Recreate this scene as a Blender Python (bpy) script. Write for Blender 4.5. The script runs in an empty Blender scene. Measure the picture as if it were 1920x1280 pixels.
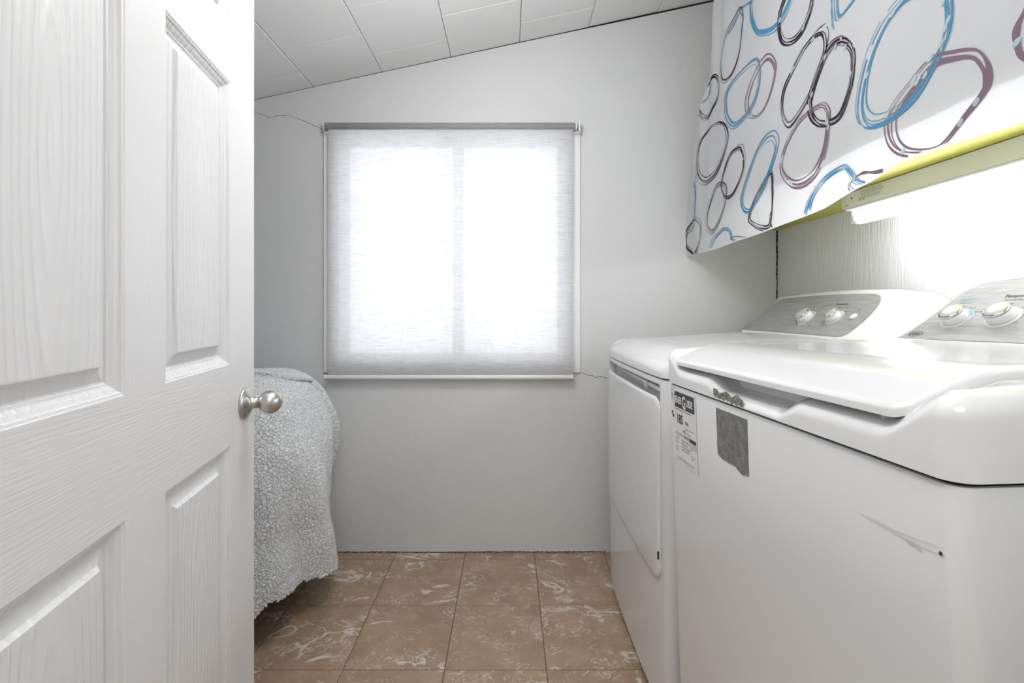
import bpy, bmesh, math, random
from mathutils import Vector, Matrix, noise as mnoise
random.seed(7)
S = bpy.context.scene
COL = S.collection
PI = math.pi

# ------------------------------------------------------------------ camera, light, exposure
FPX, VX, VY, CH = 880.0, 954.0, 574.5, 1.088      # focal length in px, vanishing point, camera height
cam = bpy.data.cameras.new('camera'); camo = bpy.data.objects.new('camera', cam); COL.objects.link(camo)
camo.location = (0, 0, CH); camo.rotation_euler = (PI/2, 0, 0)
cam.sensor_width = 36; cam.lens = FPX/1920*36
cam.shift_x = (960-VX)/1920; cam.shift_y = (VY-640)/1920
cam.clip_start = 0.01; cam.clip_end = 100
S.camera = camo
S.view_settings.view_transform = 'Standard'; S.view_settings.look = 'None'
S.view_settings.gamma = 1; S.view_settings.use_curve_mapping = False
S.view_settings.exposure = 0.18
SKY_STRENGTH = 3.0
TUBE_STRENGTH = 14.5
HALL_WATTS = 17.0
ROOM_WATTS = 5.0
OVERHEAD_WATTS = 12.5
w = bpy.data.worlds.new('overcast_sky'); S.world = w; w.use_nodes = True
bg = w.node_tree.nodes['Background']; bg.inputs[0].default_value = (0.92, 0.96, 1.0, 1); bg.inputs[1].default_value = SKY_STRENGTH
def area(name, loc, rot, sx, sy, watts, col=(1, 1, 1)):
    l = bpy.data.lights.new(name, 'AREA'); l.shape = 'RECTANGLE'; l.size = sx; l.size_y = sy; l.energy = watts; l.color = col
    o = bpy.data.objects.new(name, l); COL.objects.link(o); o.location = loc; o.rotation_euler = rot; return o
area('hall_fill', (0.0, -0.9, 2.32), (0, 0, 0), 1.3, 0.9, HALL_WATTS, (1, 0.985, 0.96))  # unseen fill light added behind the camera to brighten the door and room
bl = area('upward_fill', (-0.05, 0.42, 1.56), (PI, 0, 0), 0.16, 0.16, ROOM_WATTS)  # added fill, out of view, aimed up to lighten the ceiling
bl.data.spread = math.radians(132)
pl = bpy.data.lights.new('overhead_fill', 'POINT'); pl.energy = OVERHEAD_WATTS; pl.shadow_soft_size = 0.09; pl.color = (1, 1, 0.99)  # unseen fill without a fixture, added to lift ceiling, floor and lower wall
po = bpy.data.objects.new('overhead_fill', pl); COL.objects.link(po); po.location = (-0.10, 1.02, 1.90)

# ------------------------------------------------------------------ helpers
def place(o, parent=None):
    COL.objects.link(o)
    if parent is not None: o.parent = parent
    return o
def shade(me, on=True):
    for p in me.polygons: p.use_smooth = on
def mesh_obj(name, verts, faces, mat, parent=None, smooth=False, loc=None):
    me = bpy.data.meshes.new(name); me.from_pydata([tuple(v) for v in verts], [], faces); me.validate(); me.update()
    bm = bmesh.new(); bm.from_mesh(me); bmesh.ops.recalc_face_normals(bm, faces=bm.faces); bm.to_mesh(me); bm.free()
    if mat: me.materials.append(mat)
    shade(me, smooth)
    o = bpy.data.objects.new(name, me)
    if loc: o.location = loc
    return place(o, parent)
def bm_obj(name, bm, mat, parent=None, smooth=False, recalc=True):
    if recalc: bmesh.ops.recalc_face_normals(bm, faces=bm.faces)
    me = bpy.data.meshes.new(name); bm.to_mesh(me); bm.free()
    if mat: me.materials.append(mat)
    shade(me, smooth)
    return place(bpy.data.objects.new(name, me), parent)
def box_bm(x0, x1, y0, y1, z0, z1, bev=0.0, seg=2, bm=None):
    b = bmesh.new(); r = bmesh.ops.create_cube(b, size=1)
    for v in b.verts:
        v.co = Vector(((x0+x1)/2+v.co.x*(x1-x0), (y0+y1)/2+v.co.y*(y1-y0), (z0+z1)/2+v.co.z*(z1-z0)))
    if bev > 0: bmesh.ops.bevel(b, geom=list(b.edges), offset=bev, segments=seg, affect='EDGES', profile=0.5)
    if bm is None: return b
    me = bpy.data.meshes.new('tmp'); b.to_mesh(me); b.free(); bm.from_mesh(me); bpy.data.meshes.remove(me); return bm
def box(name, x0, x1, y0, y1, z0, z1, mat, parent=None, bev=0.0, seg=2, smooth=False):
    return bm_obj(name, box_bm(x0, x1, y0, y1, z0, z1, bev, seg), mat, parent, smooth)
def empty(name, loc=(0, 0, 0)):
    o = bpy.data.objects.new(name, None); o.empty_display_size = 0.1; o.location = loc; return place(o)
def tag(o, label=None, cat=None, group=None, kind=None):
    if label: o['label'] = label
    if cat: o['category'] = cat
    if group: o['group'] = group
    if kind: o['kind'] = kind
    return o
def struct(o): o['kind'] = 'structure'; return o
def lathe(name, prof, mat, parent, mtx=None, seg=40, flute=None):
    """prof: list of (r, z); axis z"""
    vs, fs = [], []
    n = len(prof)
    for i, (r, z) in enumerate(prof):
        for k in range(seg):
            a = 2*PI*k/seg
            rr = r if flute is None else r*flute(a, i)
            vs.append((rr*math.cos(a), rr*math.sin(a), z))
    for i in range(n-1):
        for k in range(seg):
            a, b = i*seg+k, i*seg+(k+1) % seg
            fs.append((a, b, b+seg, a+seg))
    fs.append(tuple(range(seg))[::-1]); fs.append(tuple((n-1)*seg+k for k in range(seg)))
    o = mesh_obj(name, vs, fs, mat, parent, True)
    for p in o.data.polygons:
        if len(p.vertices) > 4: p.use_smooth = False
    if mtx is not None: o.matrix_local = mtx
    return o
def grid_faces(nu, nv, wrap_u=False):
    fs = []
    for i in range(nu-1 if not wrap_u else nu):
        for j in range(nv-1):
            a = i*nv+j; b = ((i+1) % nu)*nv+j
            fs.append((a, a+1, b+1, b))
    return fs
def ss(a, b, x):
    t = max(0.0, min(1.0, (x-a)/(b-a))); return t*t*(3-2*t)
def lerp(a, b, t): return a+(b-a)*t
def interp(pts, x):
    if x <= pts[0][0]: return pts[0][1]
    for (x0, y0), (x1, y1) in zip(pts, pts[1:]):
        if x <= x1: return lerp(y0, y1, (x-x0)/(x1-x0))
    return pts[-1][1]
_txt = {}
def text_mesh(s, size, bold=0.0, align='LEFT', sx=1.0, shear=0.0, spacing=1.0):
    c = bpy.data.curves.new('lettering', 'FONT'); c.body = s; c.size = size; c.align_x = align; c.offset = bold
    c.resolution_u = 2; c.shear = shear; c.space_character = spacing
    o = bpy.data.objects.new('lettering_tmp', c); COL.objects.link(o)
    bpy.context.view_layer.update()
    me = bpy.data.meshes.new_from_object(o.evaluated_get(bpy.context.evaluated_depsgraph_get()))
    bpy.data.objects.remove(o); bpy.data.curves.remove(c)
    for v in me.vertices: v.co.x *= sx
    return me
def text(name, s, size, mat, parent, mtx, **kw):
    me = text_mesh(s, size, **kw); me.name = name; me.materials.clear(); me.materials.append(mat)
    o = bpy.data.objects.new(name, me); place(o, parent); o.matrix_local = mtx; return o
def basis(x, y, z, loc):
    m = Matrix.Identity(4)
    for i, a in enumerate((x, y, z)):
        for k in range(3): m[k][i] = a[k]
    m.translation = Vector(loc); return m

# ------------------------------------------------------------------ materials
def new_mat(name):
    m = bpy.data.materials.new(name); m.use_nodes = True
    return m, m.node_tree, m.node_tree.nodes['Principled BSDF'], m.node_tree.links
def simple(name, col, rough=0.5, metal=0.0, coat=0.0, spec=0.5, aniso=0.0):
    m, nt, b, L = new_mat(name)
    b.inputs['Base Color'].default_value = (*col, 1); b.inputs['Roughness'].default_value = rough
    b.inputs['Metallic'].default_value = metal; b.inputs['Coat Weight'].default_value = coat
    b.inputs['Coat Roughness'].default_value = 0.08; b.inputs['Specular IOR Level'].default_value = spec
    b.inputs['Anisotropic'].default_value = aniso
    return m
def N(nt, t, **kw):
    n = nt.nodes.new(t)
    for k, v in kw.items(): setattr(n, k, v)
    return n
def coords(nt, L, scale=(1, 1, 1), rnd=False, kind='Object'):
    tc = N(nt, 'ShaderNodeTexCoord'); mp = N(nt, 'ShaderNodeMapping'); mp.inputs['Scale'].default_value = scale
    if rnd:
        oi = N(nt, 'ShaderNodeObjectInfo'); mu = N(nt, 'ShaderNodeMath', operation='MULTIPLY'); mu.inputs[1].default_value = 60
        L.new(oi.outputs['Random'], mu.inputs[0]); cb = N(nt, 'ShaderNodeCombineXYZ'); L.new(mu.outputs[0], cb.inputs[0]); L.new(mu.outputs[0], cb.inputs[2])
        ad = N(nt, 'ShaderNodeVectorMath', operation='ADD'); L.new(tc.outputs[kind], ad.inputs[0]); L.new(cb.outputs[0], ad.inputs[1])
        L.new(ad.outputs[0], mp.inputs[0])
    else: L.new(tc.outputs[kind], mp.inputs[0])
    return mp.outputs[0]
def noise(nt, L, vec, scale, detail=4, rough=0.5, dist=0.0):
    n = N(nt, 'ShaderNodeTexNoise'); n.inputs['Scale'].default_value = scale; n.inputs['Detail'].default_value = detail
    n.inputs['Roughness'].default_value = rough; n.inputs['Distortion'].default_value = dist; L.new(vec, n.inputs['Vector']); return n.outputs['Fac']
def bump(nt, L, b, h, strength, dist=0.01, prev=None):
    n = N(nt, 'ShaderNodeBump'); n.inputs['Strength'].default_value = strength; n.inputs['Distance'].default_value = dist
    L.new(h, n.inputs['Height'])
    if prev is not None: L.new(prev, n.inputs['Normal'])
    L.new(n.outputs[0], b.inputs['Normal']); return n.outputs[0]
def ramp(nt, L, f, stops):
    r = N(nt, 'ShaderNodeValToRGB'); e = r.color_ramp.elements
    while len(e) < len(stops): e.new(0.5)
    for el, (p, c) in zip(e, stops): el.position = p; el.color = (*c, 1) if len(c) == 3 else c
    L.new(f, r.inputs[0]); return r.outputs['Color']
def math_(nt, L, op, a, b=None):
    n = N(nt, 'ShaderNodeMath', operation=op)
    for i, x in enumerate((a, b)):
        if x is None: continue
        if isinstance(x, (int, float)): n.inputs[i].default_value = x
        else: L.new(x, n.inputs[i])
    return n.outputs[0]
def mixc(nt, L, f, a, b):
    n = N(nt, 'ShaderNodeMix', data_type='RGBA')
    if isinstance(f, (int, float)): n.inputs[0].default_value = f
    else: L.new(f, n.inputs[0])
    for i, x in ((6, a), (7, b)):
        if isinstance(x, tuple): n.inputs[i].default_value = (*x, 1)
        else: L.new(x, n.inputs[i])
    return n.outputs[2]

M = {}
# back wall paint
m, nt, b, L = new_mat('wall_paint'); b.inputs['Roughness'].default_value = 0.55
v = coords(nt, L); c = ramp(nt, L, noise(nt, L, v, 2.2, 3), [(0.3, (0.70, 0.712, 0.72)), (0.75, (0.735, 0.742, 0.745))]); L.new(c, b.inputs['Base Color'])
p = bump(nt, L, b, noise(nt, L, v, 160, 3), 0.22, 0.004); bump(nt, L, b, noise(nt, L, v, 14, 4), 0.12, 0.02, p); M['wall'] = m
# right wall: vertically ribbed wallpaper
m, nt, b, L = new_mat('ribbed_wallpaper'); b.inputs['Roughness'].default_value = 0.6; b.inputs['Base Color'].default_value = (0.84, 0.84, 0.84, 1)
v = coords(nt, L, (1, 1, 0.06)); p = bump(nt, L, b, noise(nt, L, v, 150, 3, 0.6), 0.5, 0.006)
v2 = coords(nt, L, (1, 1, 0.5)); bump(nt, L, b, noise(nt, L, v2, 90, 3), 0.2, 0.004, p); M['wallpaper'] = m
M['ceil'] = simple('ceiling_tile_paint', (0.85, 0.85, 0.85), 0.7)
nt = M['ceil'].node_tree; L = nt.links; bump(nt, L, nt.nodes['Principled BSDF'], noise(nt, L, coords(nt, L), 120, 3), 0.12, 0.003)
M['dark'] = simple('dark_gap', (0.015, 0.013, 0.012), 0.9)
M['crack'] = simple('plaster_crack', (0.12, 0.115, 0.11), 0.9)
M['trim'] = simple('white_trim', (0.84, 0.84, 0.84), 0.45)
M['vinyl'] = simple('white_window_vinyl', (0.8, 0.8, 0.8), 0.35)
M['hall'] = simple('hall_paint', (0.75, 0.75, 0.74), 0.7)
M['enamel'] = simple('white_enamel', (0.73, 0.735, 0.74), 0.22, 0, 0.5)
M['plastic'] = simple('white_gloss_plastic', (0.80, 0.803, 0.81), 0.16, 0, 0.6)
M['knob'] = simple('white_knob', (0.70, 0.70, 0.71), 0.25)
M['cap'] = simple('grey_knob_cap', (0.50, 0.50, 0.51), 0.4)
M['chrome'] = simple('chrome', (0.55, 0.55, 0.56), 0.14, 1)
M['pointer'] = simple('lime_pointer', (0.75, 0.80, 0.08), 0.3)
M['blueink'] = simple('blue_scale', (0.03, 0.25, 0.45), 0.4)
M['ink'] = simple('dark_print', (0.05, 0.05, 0.055), 0.6)
M['greyink'] = simple('grey_print', (0.25, 0.27, 0.30), 0.6)
M['softink'] = simple('pale_print', (0.50, 0.50, 0.50), 0.5)
M['paper'] = simple('label_paper', (0.74, 0.74, 0.74), 0.5)
M['whiteprint'] = simple('white_print', (0.8, 0.8, 0.8), 0.5)
M['midgrey'] = simple('grey_bar', (0.32, 0.32, 0.32), 0.6)
M['black'] = simple('black_rubber', (0.02, 0.02, 0.02), 0.6)
M['yellow'] = simple('yellow_paint', (0.56, 0.545, 0.10), 0.5)
M['steel'] = simple('white_lamp_housing', (0.70, 0.71, 0.68), 0.35)
M['wood'] = simple('plain_board', (0.5, 0.45, 0.36), 0.7)
# brushed console panel
m, nt, b, L = new_mat('brushed_silver_panel'); v = coords(nt, L, (60, 2.2, 60))
c = ramp(nt, L, noise(nt, L, v, 5, 4, 0.65), [(0.3, (0.25, 0.252, 0.256)), (0.7, (0.39, 0.392, 0.396))]); L.new(c, b.inputs['Base Color'])
b.inputs['Metallic'].default_value = 0.0; b.inputs['Roughness'].default_value = 0.5; b.inputs['Specular IOR Level'].default_value = 0.3; M['brushed'] = m
# satin nickel
m, nt, b, L = new_mat('satin_nickel'); b.inputs['Metallic'].default_value = 1; b.inputs['Roughness'].default_value = 0.27
b.inputs['Anisotropic'].default_value = 0.6; b.inputs['Base Color'].default_value = (0.56, 0.54, 0.52, 1)
tn = N(nt, 'ShaderNodeTangent'); tn.direction_type = 'RADIAL'; tn.axis = 'Z'; L.new(tn.outputs[0], b.inputs['Tangent'])
bump(nt, L, b, noise(nt, L, coords(nt, L, (1, 1, 40)), 60, 2), 0.05, 0.001); M['nickel'] = m
# door paint with embossed wood grain; the grain runs along local z, or x for the rails
def grain(name, horizontal=False, cathedral=False):
    m, nt, b, L = new_mat(name); b.inputs['Base Color'].default_value = (0.74, 0.74, 0.745, 1); b.inputs['Roughness'].default_value = 0.38
    sc = (0.05, 1, 1) if horizontal else (1, 1, 0.05)
    v = coords(nt, L, sc, True)
    h1 = noise(nt, L, v, 340, 2, 0.5)
    if cathedral:
        tc = N(nt, 'ShaderNodeTexCoord'); mp = N(nt, 'ShaderNodeMapping'); mp.inputs['Scale'].default_value = (1, 1, 0.11)
        L.new(tc.outputs['Object'], mp.inputs[0])
        wv = N(nt, 'ShaderNodeTexWave', wave_type='RINGS', rings_direction='SPHERICAL'); wv.inputs['Scale'].default_value = 32
        wv.inputs['Distortion'].default_value = 5; wv.inputs['Detail'].default_value = 3; wv.inputs['Detail Scale'].default_value = 0.5
        L.new(mp.outputs[0], wv.inputs['Vector'])
        h = math_(nt, L, 'ADD', math_(nt, L, 'MULTIPLY', math_(nt, L, 'POWER', wv.outputs['Fac'], 3.0), 0.8), math_(nt, L, 'MULTIPLY', h1, 0.5))
        bump(nt, L, b, h, 0.55, 0.0018)
    else: bump(nt, L, b, h1, 0.32, 0.0016)
    return m
M['grain_v'] = grain('door_grain_vertical'); M['grain_h'] = grain('door_grain_horizontal', True); M['grain_c'] = grain('door_grain_cathedral', False, True)
# floor tile
m, nt, b, L = new_mat('veined_brown_tile')
v = coords(nt, L, (1, 1, 1), True)
base = ramp(nt, L, noise(nt, L, v, 9, 6, 0.65), [(0.3, (0.33, 0.225, 0.15)), (0.7, (0.46, 0.325, 0.225))])
def vein(scale, dist, width, maskscale, lo, hi, seedshift):
    mp = N(nt, 'ShaderNodeMapping'); mp.inputs['Location'].default_value = (seedshift, seedshift*0.7, 0); mp.inputs['Rotation'].default_value = (0, 0, seedshift); mp.inputs['Scale'].default_value = (1, 1.5, 1); L.new(v, mp.inputs[0])
    n = noise(nt, L, mp.outputs[0], scale, 5, 0.55, dist)
    a = math_(nt, L, 'ABSOLUTE', math_(nt, L, 'SUBTRACT', n, 0.5))
    wn = noise(nt, L, mp.outputs[0], scale*3, 2)
    a = math_(nt, L, 'DIVIDE', a, math_(nt, L, 'MULTIPLY', wn, 2*width))
    line = math_(nt, L, 'SUBTRACT', 1.0, a); line = math_(nt, L, 'MAXIMUM', line, 0.0); line = math_(nt, L, 'MINIMUM', math_(nt, L, 'MULTIPLY', line, 3.0), 1.0)
    k = noise(nt, L, mp.outputs[0], maskscale, 3)
    mr = N(nt, 'ShaderNodeMapRange'); mr.inputs[1].default_value = lo; mr.inputs[2].default_value = hi; L.new(k, mr.inputs[0])
    return math_(nt, L, 'MULTIPLY', line, mr.outputs[0])
V1 = vein(4.2, 1.1, 0.025, 5, 0.50, 0.56, 3.1); V2 = vein(13, 1.9, 0.019, 9, 0.47, 0.58, 8.3); V3 = vein(34, 1.2, 0.018, 14, 0.52, 0.64, 5.7)
tot = math_(nt, L, 'MINIMUM', math_(nt, L, 'ADD', math_(nt, L, 'MULTIPLY', V1, 0.95), math_(nt, L, 'ADD', math_(nt, L, 'MULTIPLY', V2, 0.75), math_(nt, L, 'MULTIPLY', V3, 0.42))), 1.0)
L.new(mixc(nt, L, tot, base, (0.68, 0.62, 0.54)), b.inputs['Base Color']); b.inputs['Roughness'].default_value = 0.42
bump(nt, L, b, noise(nt, L, v, 240, 2), 0.12, 0.002); M['tile'] = m
M['grout'] = simple('brown_joint', (0.20, 0.115, 0.07), 0.8)
# blind cloth
m, nt, b, L = new_mat('blind_cloth'); out = nt.nodes['Material Output']
v = coords(nt, L, (3.2, 1, 75)); s1 = noise(nt, L, v, 5, 4, 0.65)
v2 = coords(nt, L, (90, 1, 3)); s2 = noise(nt, L, v2, 6, 2)
st = math_(nt, L, 'ADD', math_(nt, L, 'MULTIPLY', s1, 0.8), math_(nt, L, 'MULTIPLY', s2, 0.2))
c = ramp(nt, L, st, [(0.30, (0.52, 0.52, 0.535)), (0.5, (0.74, 0.74, 0.75)), (0.62, (0.78, 0.78, 0.79))])
di = N(nt, 'ShaderNodeBsdfDiffuse'); tr = N(nt, 'ShaderNodeBsdfTranslucent'); mx = N(nt, 'ShaderNodeMixShader'); mx.inputs[0].default_value = 0.40
dim = N(nt, 'ShaderNodeMix', data_type='RGBA'); dim.blend_type = 'MULTIPLY'; dim.inputs[0].default_value = 1; dim.inputs[7].default_value = (0.80, 0.80, 0.80, 1); L.new(c, dim.inputs[6])
L.new(dim.outputs[2], di.inputs[0]); L.new(c, tr.inputs[0]); L.new(di.outputs[0], mx.inputs[1]); L.new(tr.outputs[0], mx.inputs[2]); tp = N(nt, 'ShaderNodeBsdfTransparent'); mx2 = N(nt, 'ShaderNodeMixShader'); mx2.inputs[0].default_value = 0.05; L.new(mx.outputs[0], mx2.inputs[1]); L.new(tp.outputs[0], mx2.inputs[2]); L.new(mx2.outputs[0], out.inputs['Surface']); M['blind'] = m
m, nt, b, L = new_mat('rolled_blind_cloth'); v = coords(nt, L, (3.2, 60, 60))
c = ramp(nt, L, noise(nt, L, v, 5, 4, 0.6), [(0.3, (0.27, 0.27, 0.28)), (0.7, (0.40, 0.40, 0.41))]); L.new(c, b.inputs['Base Color']); b.inputs['Roughness'].default_value = 0.8; M['roll'] = m
# glass pane
m, nt, b, L = new_mat('window_glass'); out = nt.nodes['Material Output']
t = N(nt, 'ShaderNodeBsdfTransparent'); g = N(nt, 'ShaderNodeBsdfGlossy'); g.inputs['Roughness'].default_value = 0.02; mx = N(nt, 'ShaderNodeMixShader'); mx.inputs[0].default_value = 0.07
L.new(t.outputs[0], mx.inputs[1]); L.new(g.outputs[0], mx.inputs[2]); L.new(mx.outputs[0], out.inputs['Surface']); M['glass'] = m
# printed curtain cloth
def cloth(name, col, trans, rough=0.9):
    m, nt, b, L = new_mat(name); out = nt.nodes['Material Output']
    di = N(nt, 'ShaderNodeBsdfDiffuse'); di.inputs[0].default_value = (*col, 1); tr = N(nt, 'ShaderNodeBsdfTranslucent'); tr.inputs[0].default_value = (*col, 1)
    mx = N(nt, 'ShaderNodeMixShader'); mx.inputs[0].default_value = trans
    L.new(di.outputs[0], mx.inputs[1]); L.new(tr.outputs[0], mx.inputs[2]); L.new(mx.outputs[0], out.inputs['Surface']); return m
M['cloth'] = cloth('white_curtain_cloth', (0.72, 0.73, 0.76), 0.35)
nt = M['cloth'].node_tree; L = nt.links
bn = N(nt, 'ShaderNodeBump'); bn.inputs['Strength'].default_value = 0.25; bn.inputs['Distance'].default_value = 0.01
L.new(noise(nt, L, coords(nt, L, (1, 1, 1)), 14, 5, 0.6), bn.inputs['Height'])
for n_ in nt.nodes:
    if n_.type == 'BSDF_DIFFUSE': L.new(bn.outputs[0], n_.inputs['Normal'])
M['p_blue'] = cloth('blue_ink', (0.10, 0.30, 0.50), 0.2); M['p_dark'] = cloth('black_plum_ink', (0.045, 0.03, 0.05), 0.12)
M['p_mauve'] = cloth('mauve_ink', (0.24, 0.17, 0.21), 0.2); M['p_dot'] = cloth('pale_blue_ink', (0.50, 0.64, 0.70), 0.3)
# sherpa
m, nt, b, L = new_mat('sherpa_fleece'); b.inputs['Roughness'].default_value = 0.95; b.inputs['Sheen Weight'].default_value = 0.3
b.inputs['Specular IOR Level'].default_value = 0.1
uv = N(nt, 'ShaderNodeTexCoord').outputs['UV']
nz = N(nt, 'ShaderNodeTexNoise'); nz.inputs['Scale'].default_value = 26; nz.inputs['Detail'].default_value = 2; L.new(uv, nz.inputs['Vector'])
sc_ = N(nt, 'ShaderNodeVectorMath', operation='SCALE'); sc_.inputs[3].default_value = 0.030; L.new(nz.outputs['Color'], sc_.inputs[0])
ad = N(nt, 'ShaderNodeVectorMath', operation='ADD'); L.new(uv, ad.inputs[0]); L.new(sc_.outputs[0], ad.inputs[1])
vo = N(nt, 'ShaderNodeTexVoronoi', feature='DISTANCE_TO_EDGE'); vo.inputs['Scale'].default_value = 84; L.new(ad.outputs[0], vo.inputs['Vector'])
mr = N(nt, 'ShaderNodeMapRange'); mr.interpolation_type = 'SMOOTHSTEP'; mr.inputs[1].default_value = 0.0; mr.inputs[2].default_value = 0.16; L.new(vo.outputs['Distance'], mr.inputs[0])
fz = noise(nt, L, uv, 330, 3)
hh = math_(nt, L, 'ADD', mr.outputs[0], math_(nt, L, 'MULTIPLY', fz, 0.35))
b.inputs['Base Color'].default_value = (0.78, 0.80, 0.82, 1)
dp = N(nt, 'ShaderNodeDisplacement'); dp.inputs['Midlevel'].default_value = 0; dp.inputs['Scale'].default_value = 0.0044; L.new(hh, dp.inputs['Height']); L.new(dp.outputs[0], nt.nodes['Material Output'].inputs['Displacement'])
m.displacement_method = 'BOTH'; M['sherpa'] = m
# tube
m, nt, b, L = new_mat('lit_fluorescent_tube'); b.inputs['Base Color'].default_value = (0.9, 0.9, 0.9, 1)
b.inputs['Emission Color'].default_value = (0.95, 0.965, 1.0, 1); b.inputs['Emission Strength'].default_value = TUBE_STRENGTH; M['tube'] = m
# scraped adhesive patch
m, nt, b, L = new_mat('scraped_adhesive'); v = coords(nt, L); n1 = noise(nt, L, v, 420, 3, 0.7); n2 = noise(nt, L, v, 60, 5, 0.7)
k = math_(nt, L, 'ADD', math_(nt, L, 'MULTIPLY', n1, 0.5), math_(nt, L, 'MULTIPLY', n2, 0.5))
L.new(ramp(nt, L, k, [(0.42, (0.15, 0.15, 0.15)), (0.55, (0.25, 0.25, 0.25)), (0.66, (0.6, 0.6, 0.6))]), b.inputs['Base Color']); b.inputs['Roughness'].default_value = 0.5; b.inputs['Metallic'].default_value = 0.3; M['patch'] = m
m, nt, b, L = new_mat('glue_residue'); n1 = noise(nt, L, coords(nt, L), 180, 5, 0.7); L.new(ramp(nt, L, n1, [(0.4, (0.08, 0.07, 0.06)), (0.62, (0.35, 0.34, 0.32))]), b.inputs['Base Color']); b.inputs['Roughness'].default_value = 0.7; M['glue'] = m
M['scuff'] = simple('scuff_grey', (0.60, 0.60, 0.60), 0.5); M['rust'] = simple('rust_chip', (0.06, 0.04, 0.025), 0.7)

# ------------------------------------------------------------------ room shell
XL, XR, YB, YF = -1.75, 1.19, 2.077, 0.205
ZC0, ZS = 2.2483, 0.2187
def zc(x): return ZC0+ZS*x
PXW = YB/FPX
def wx(px): return (px-VX)*PXW
def wz(py): return CH+(VY-py)*PXW
WX0, WX1, WZ0, WZ1 = wx(637), wx(1058), wz(672), wz(247)

def gap(x): return 0.001+0.009*ss(-0.3, 0.9, x)
def wall_back():
    xs = [XL-0.1, WX0, WX1, 0.45, 0.8, XR+0.1]; vs = []; fs = []; T = 0.12
    def quad_block(x0, x1, z0a, z0b, z1a, z1b):
        i = len(vs)
        vs.extend([(x0, YB, z0a), (x1, YB, z0b), (x1, YB, z1b), (x0, YB, z1a), (x0, YB+T, z0a), (x1, YB+T, z0b), (x1, YB+T, z1b), (x0, YB+T, z1a)])
        fs.extend([tuple(i+k for k in f) for f in ((0, 1, 2, 3), (5, 4, 7, 6), (4, 0, 3, 7), (1, 5, 6, 2), (3, 2, 6, 7), (4, 5, 1, 0))])
    t = lambda x: zc(x)-gap(x)
    quad_block(xs[0], WX0, 0, 0, t(xs[0]), t(WX0))
    quad_block(WX0, WX1, 0, 0, WZ0, WZ0)
    quad_block(WX0, WX1, WZ1, WZ1, t(WX0), t(WX1))
    for a, c_ in zip(xs[2:], xs[3:]): quad_block(a, c_, 0, 0, t(a), t(c_))
    return mesh_obj('wall_back', vs, fs, M['wall'])
wb = struct(wall_back())
def prism_wall(name, pts, ext, mat):
    """pts: closed polygon, extruded by vector ext"""
    n = len(pts); vs = [Vector(p) for p in pts]+[Vector(p)+Vector(ext) for p in pts]
    fs = [tuple(range(n)), tuple(range(n, 2*n))[::-1]]+[(i, (i+1) % n, n+(i+1) % n, n+i) for i in range(n)]
    return struct(mesh_obj(name, vs, fs, mat))
prism_wall('wall_right', [(XR, YF, 0), (XR, YB-0.002, 0), (XR, YB-0.002, zc(XR)+0.1), (XR, YF, zc(XR)+0.1)], (0.1, 0, 0), M['wallpaper'])
prism_wall('wall_left', [(XL, YF, 0), (XL, YB, 0), (XL, YB, zc(XL)), (XL, YF, zc(XL))], (-0.1, 0, 0), M['wall'])
DX0, DX1, DZ = -0.415, 0.43, 2.05
prism_wall('wall_front', [(XL-0.1, YF, 0), (DX0, YF, 0), (DX0, YF, DZ), (DX1, YF, DZ), (DX1, YF, 0), (XR+0.1, YF, 0), (XR+0.1, YF, zc(XR)+0.1), (XL-0.1, YF, zc(XL)+0.05)], (0, -0.11, 0), M['wall'])
fl = struct(mesh_obj('floor', [(XL-0.1, -1.9, -0.03), (XR+0.1, -1.9, -0.03), (XR+0.1, YB+0.12, -0.03), (XL-0.1, YB+0.12, -0.03), (XL-0.1, -1.9, -0.0022), (XR+0.1, -1.9, -0.0022), (XR+0.1, YB+0.12, -0.0022), (XL-0.1, YB+0.12, -0.0022)],
    [(0, 3, 2, 1), (4, 5, 6, 7), (0, 1, 5, 4), (1, 2, 6, 5), (2, 3, 7, 6), (3, 0, 4, 7)], M['grout']))
def tile_mesh(name, x0, x1, y0, y1, mat, g=0.0014, bv=0.0012, th=0.0022):
    """floor tile around its own centre with a small bevel"""
    hx, hy = (x1-x0)/2-g, (y1-y0)/2-g
    lv = [(hx, -th), (hx, -bv), (hx-bv*1.4, 0)]
    vs = []
    for k, (h, z) in enumerate(lv):
        d_ = hx-h; vs += [(-hx+d_, -hy+d_, z), (hx-d_, -hy+d_, z), (hx-d_, hy-d_, z), (-hx+d_, hy-d_, z)]
    fs = [(8, 9, 10, 11)]+[(k*4+i, k*4+(i+1) % 4, k*4+4+(i+1) % 4, k*4+4+i) for k in (0, 1) for i in range(4)]
    me = bpy.data.meshes.new(name); me.from_pydata(vs, [], fs); me.materials.append(mat); return me
TS = 0.3052; gx = [(-0.4975+TS*i) for i in range(-5, 7)]; gy = [2.019-0.3055*i for i in range(0, 14)]
gx = [XL]+[g for g in gx if XL+0.02 < g < XR-0.02]+[XR]
rows = [YB]+gy
cache = {}
for yb_, yf_ in zip(rows, rows[1:]):
    if yf_ < -1.6: break
    for x0, x1 in zip(gx, gx[1:]):
        if yf_ < YF and (x0 < -1.0 or x1 > 1.2): continue
        key = (round(x1-x0, 4), round(yb_-yf_, 4))
        if key not in cache: cache[key] = tile_mesh('tile', x0, x1, yf_, yb_, M['tile'])
        o = bpy.data.objects.new('tile', cache[key]); place(o, fl); o.location = ((x0+x1)/2, (yb_+yf_)/2, 0.0)
        o.rotation_euler = (0, 0, 0)
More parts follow.
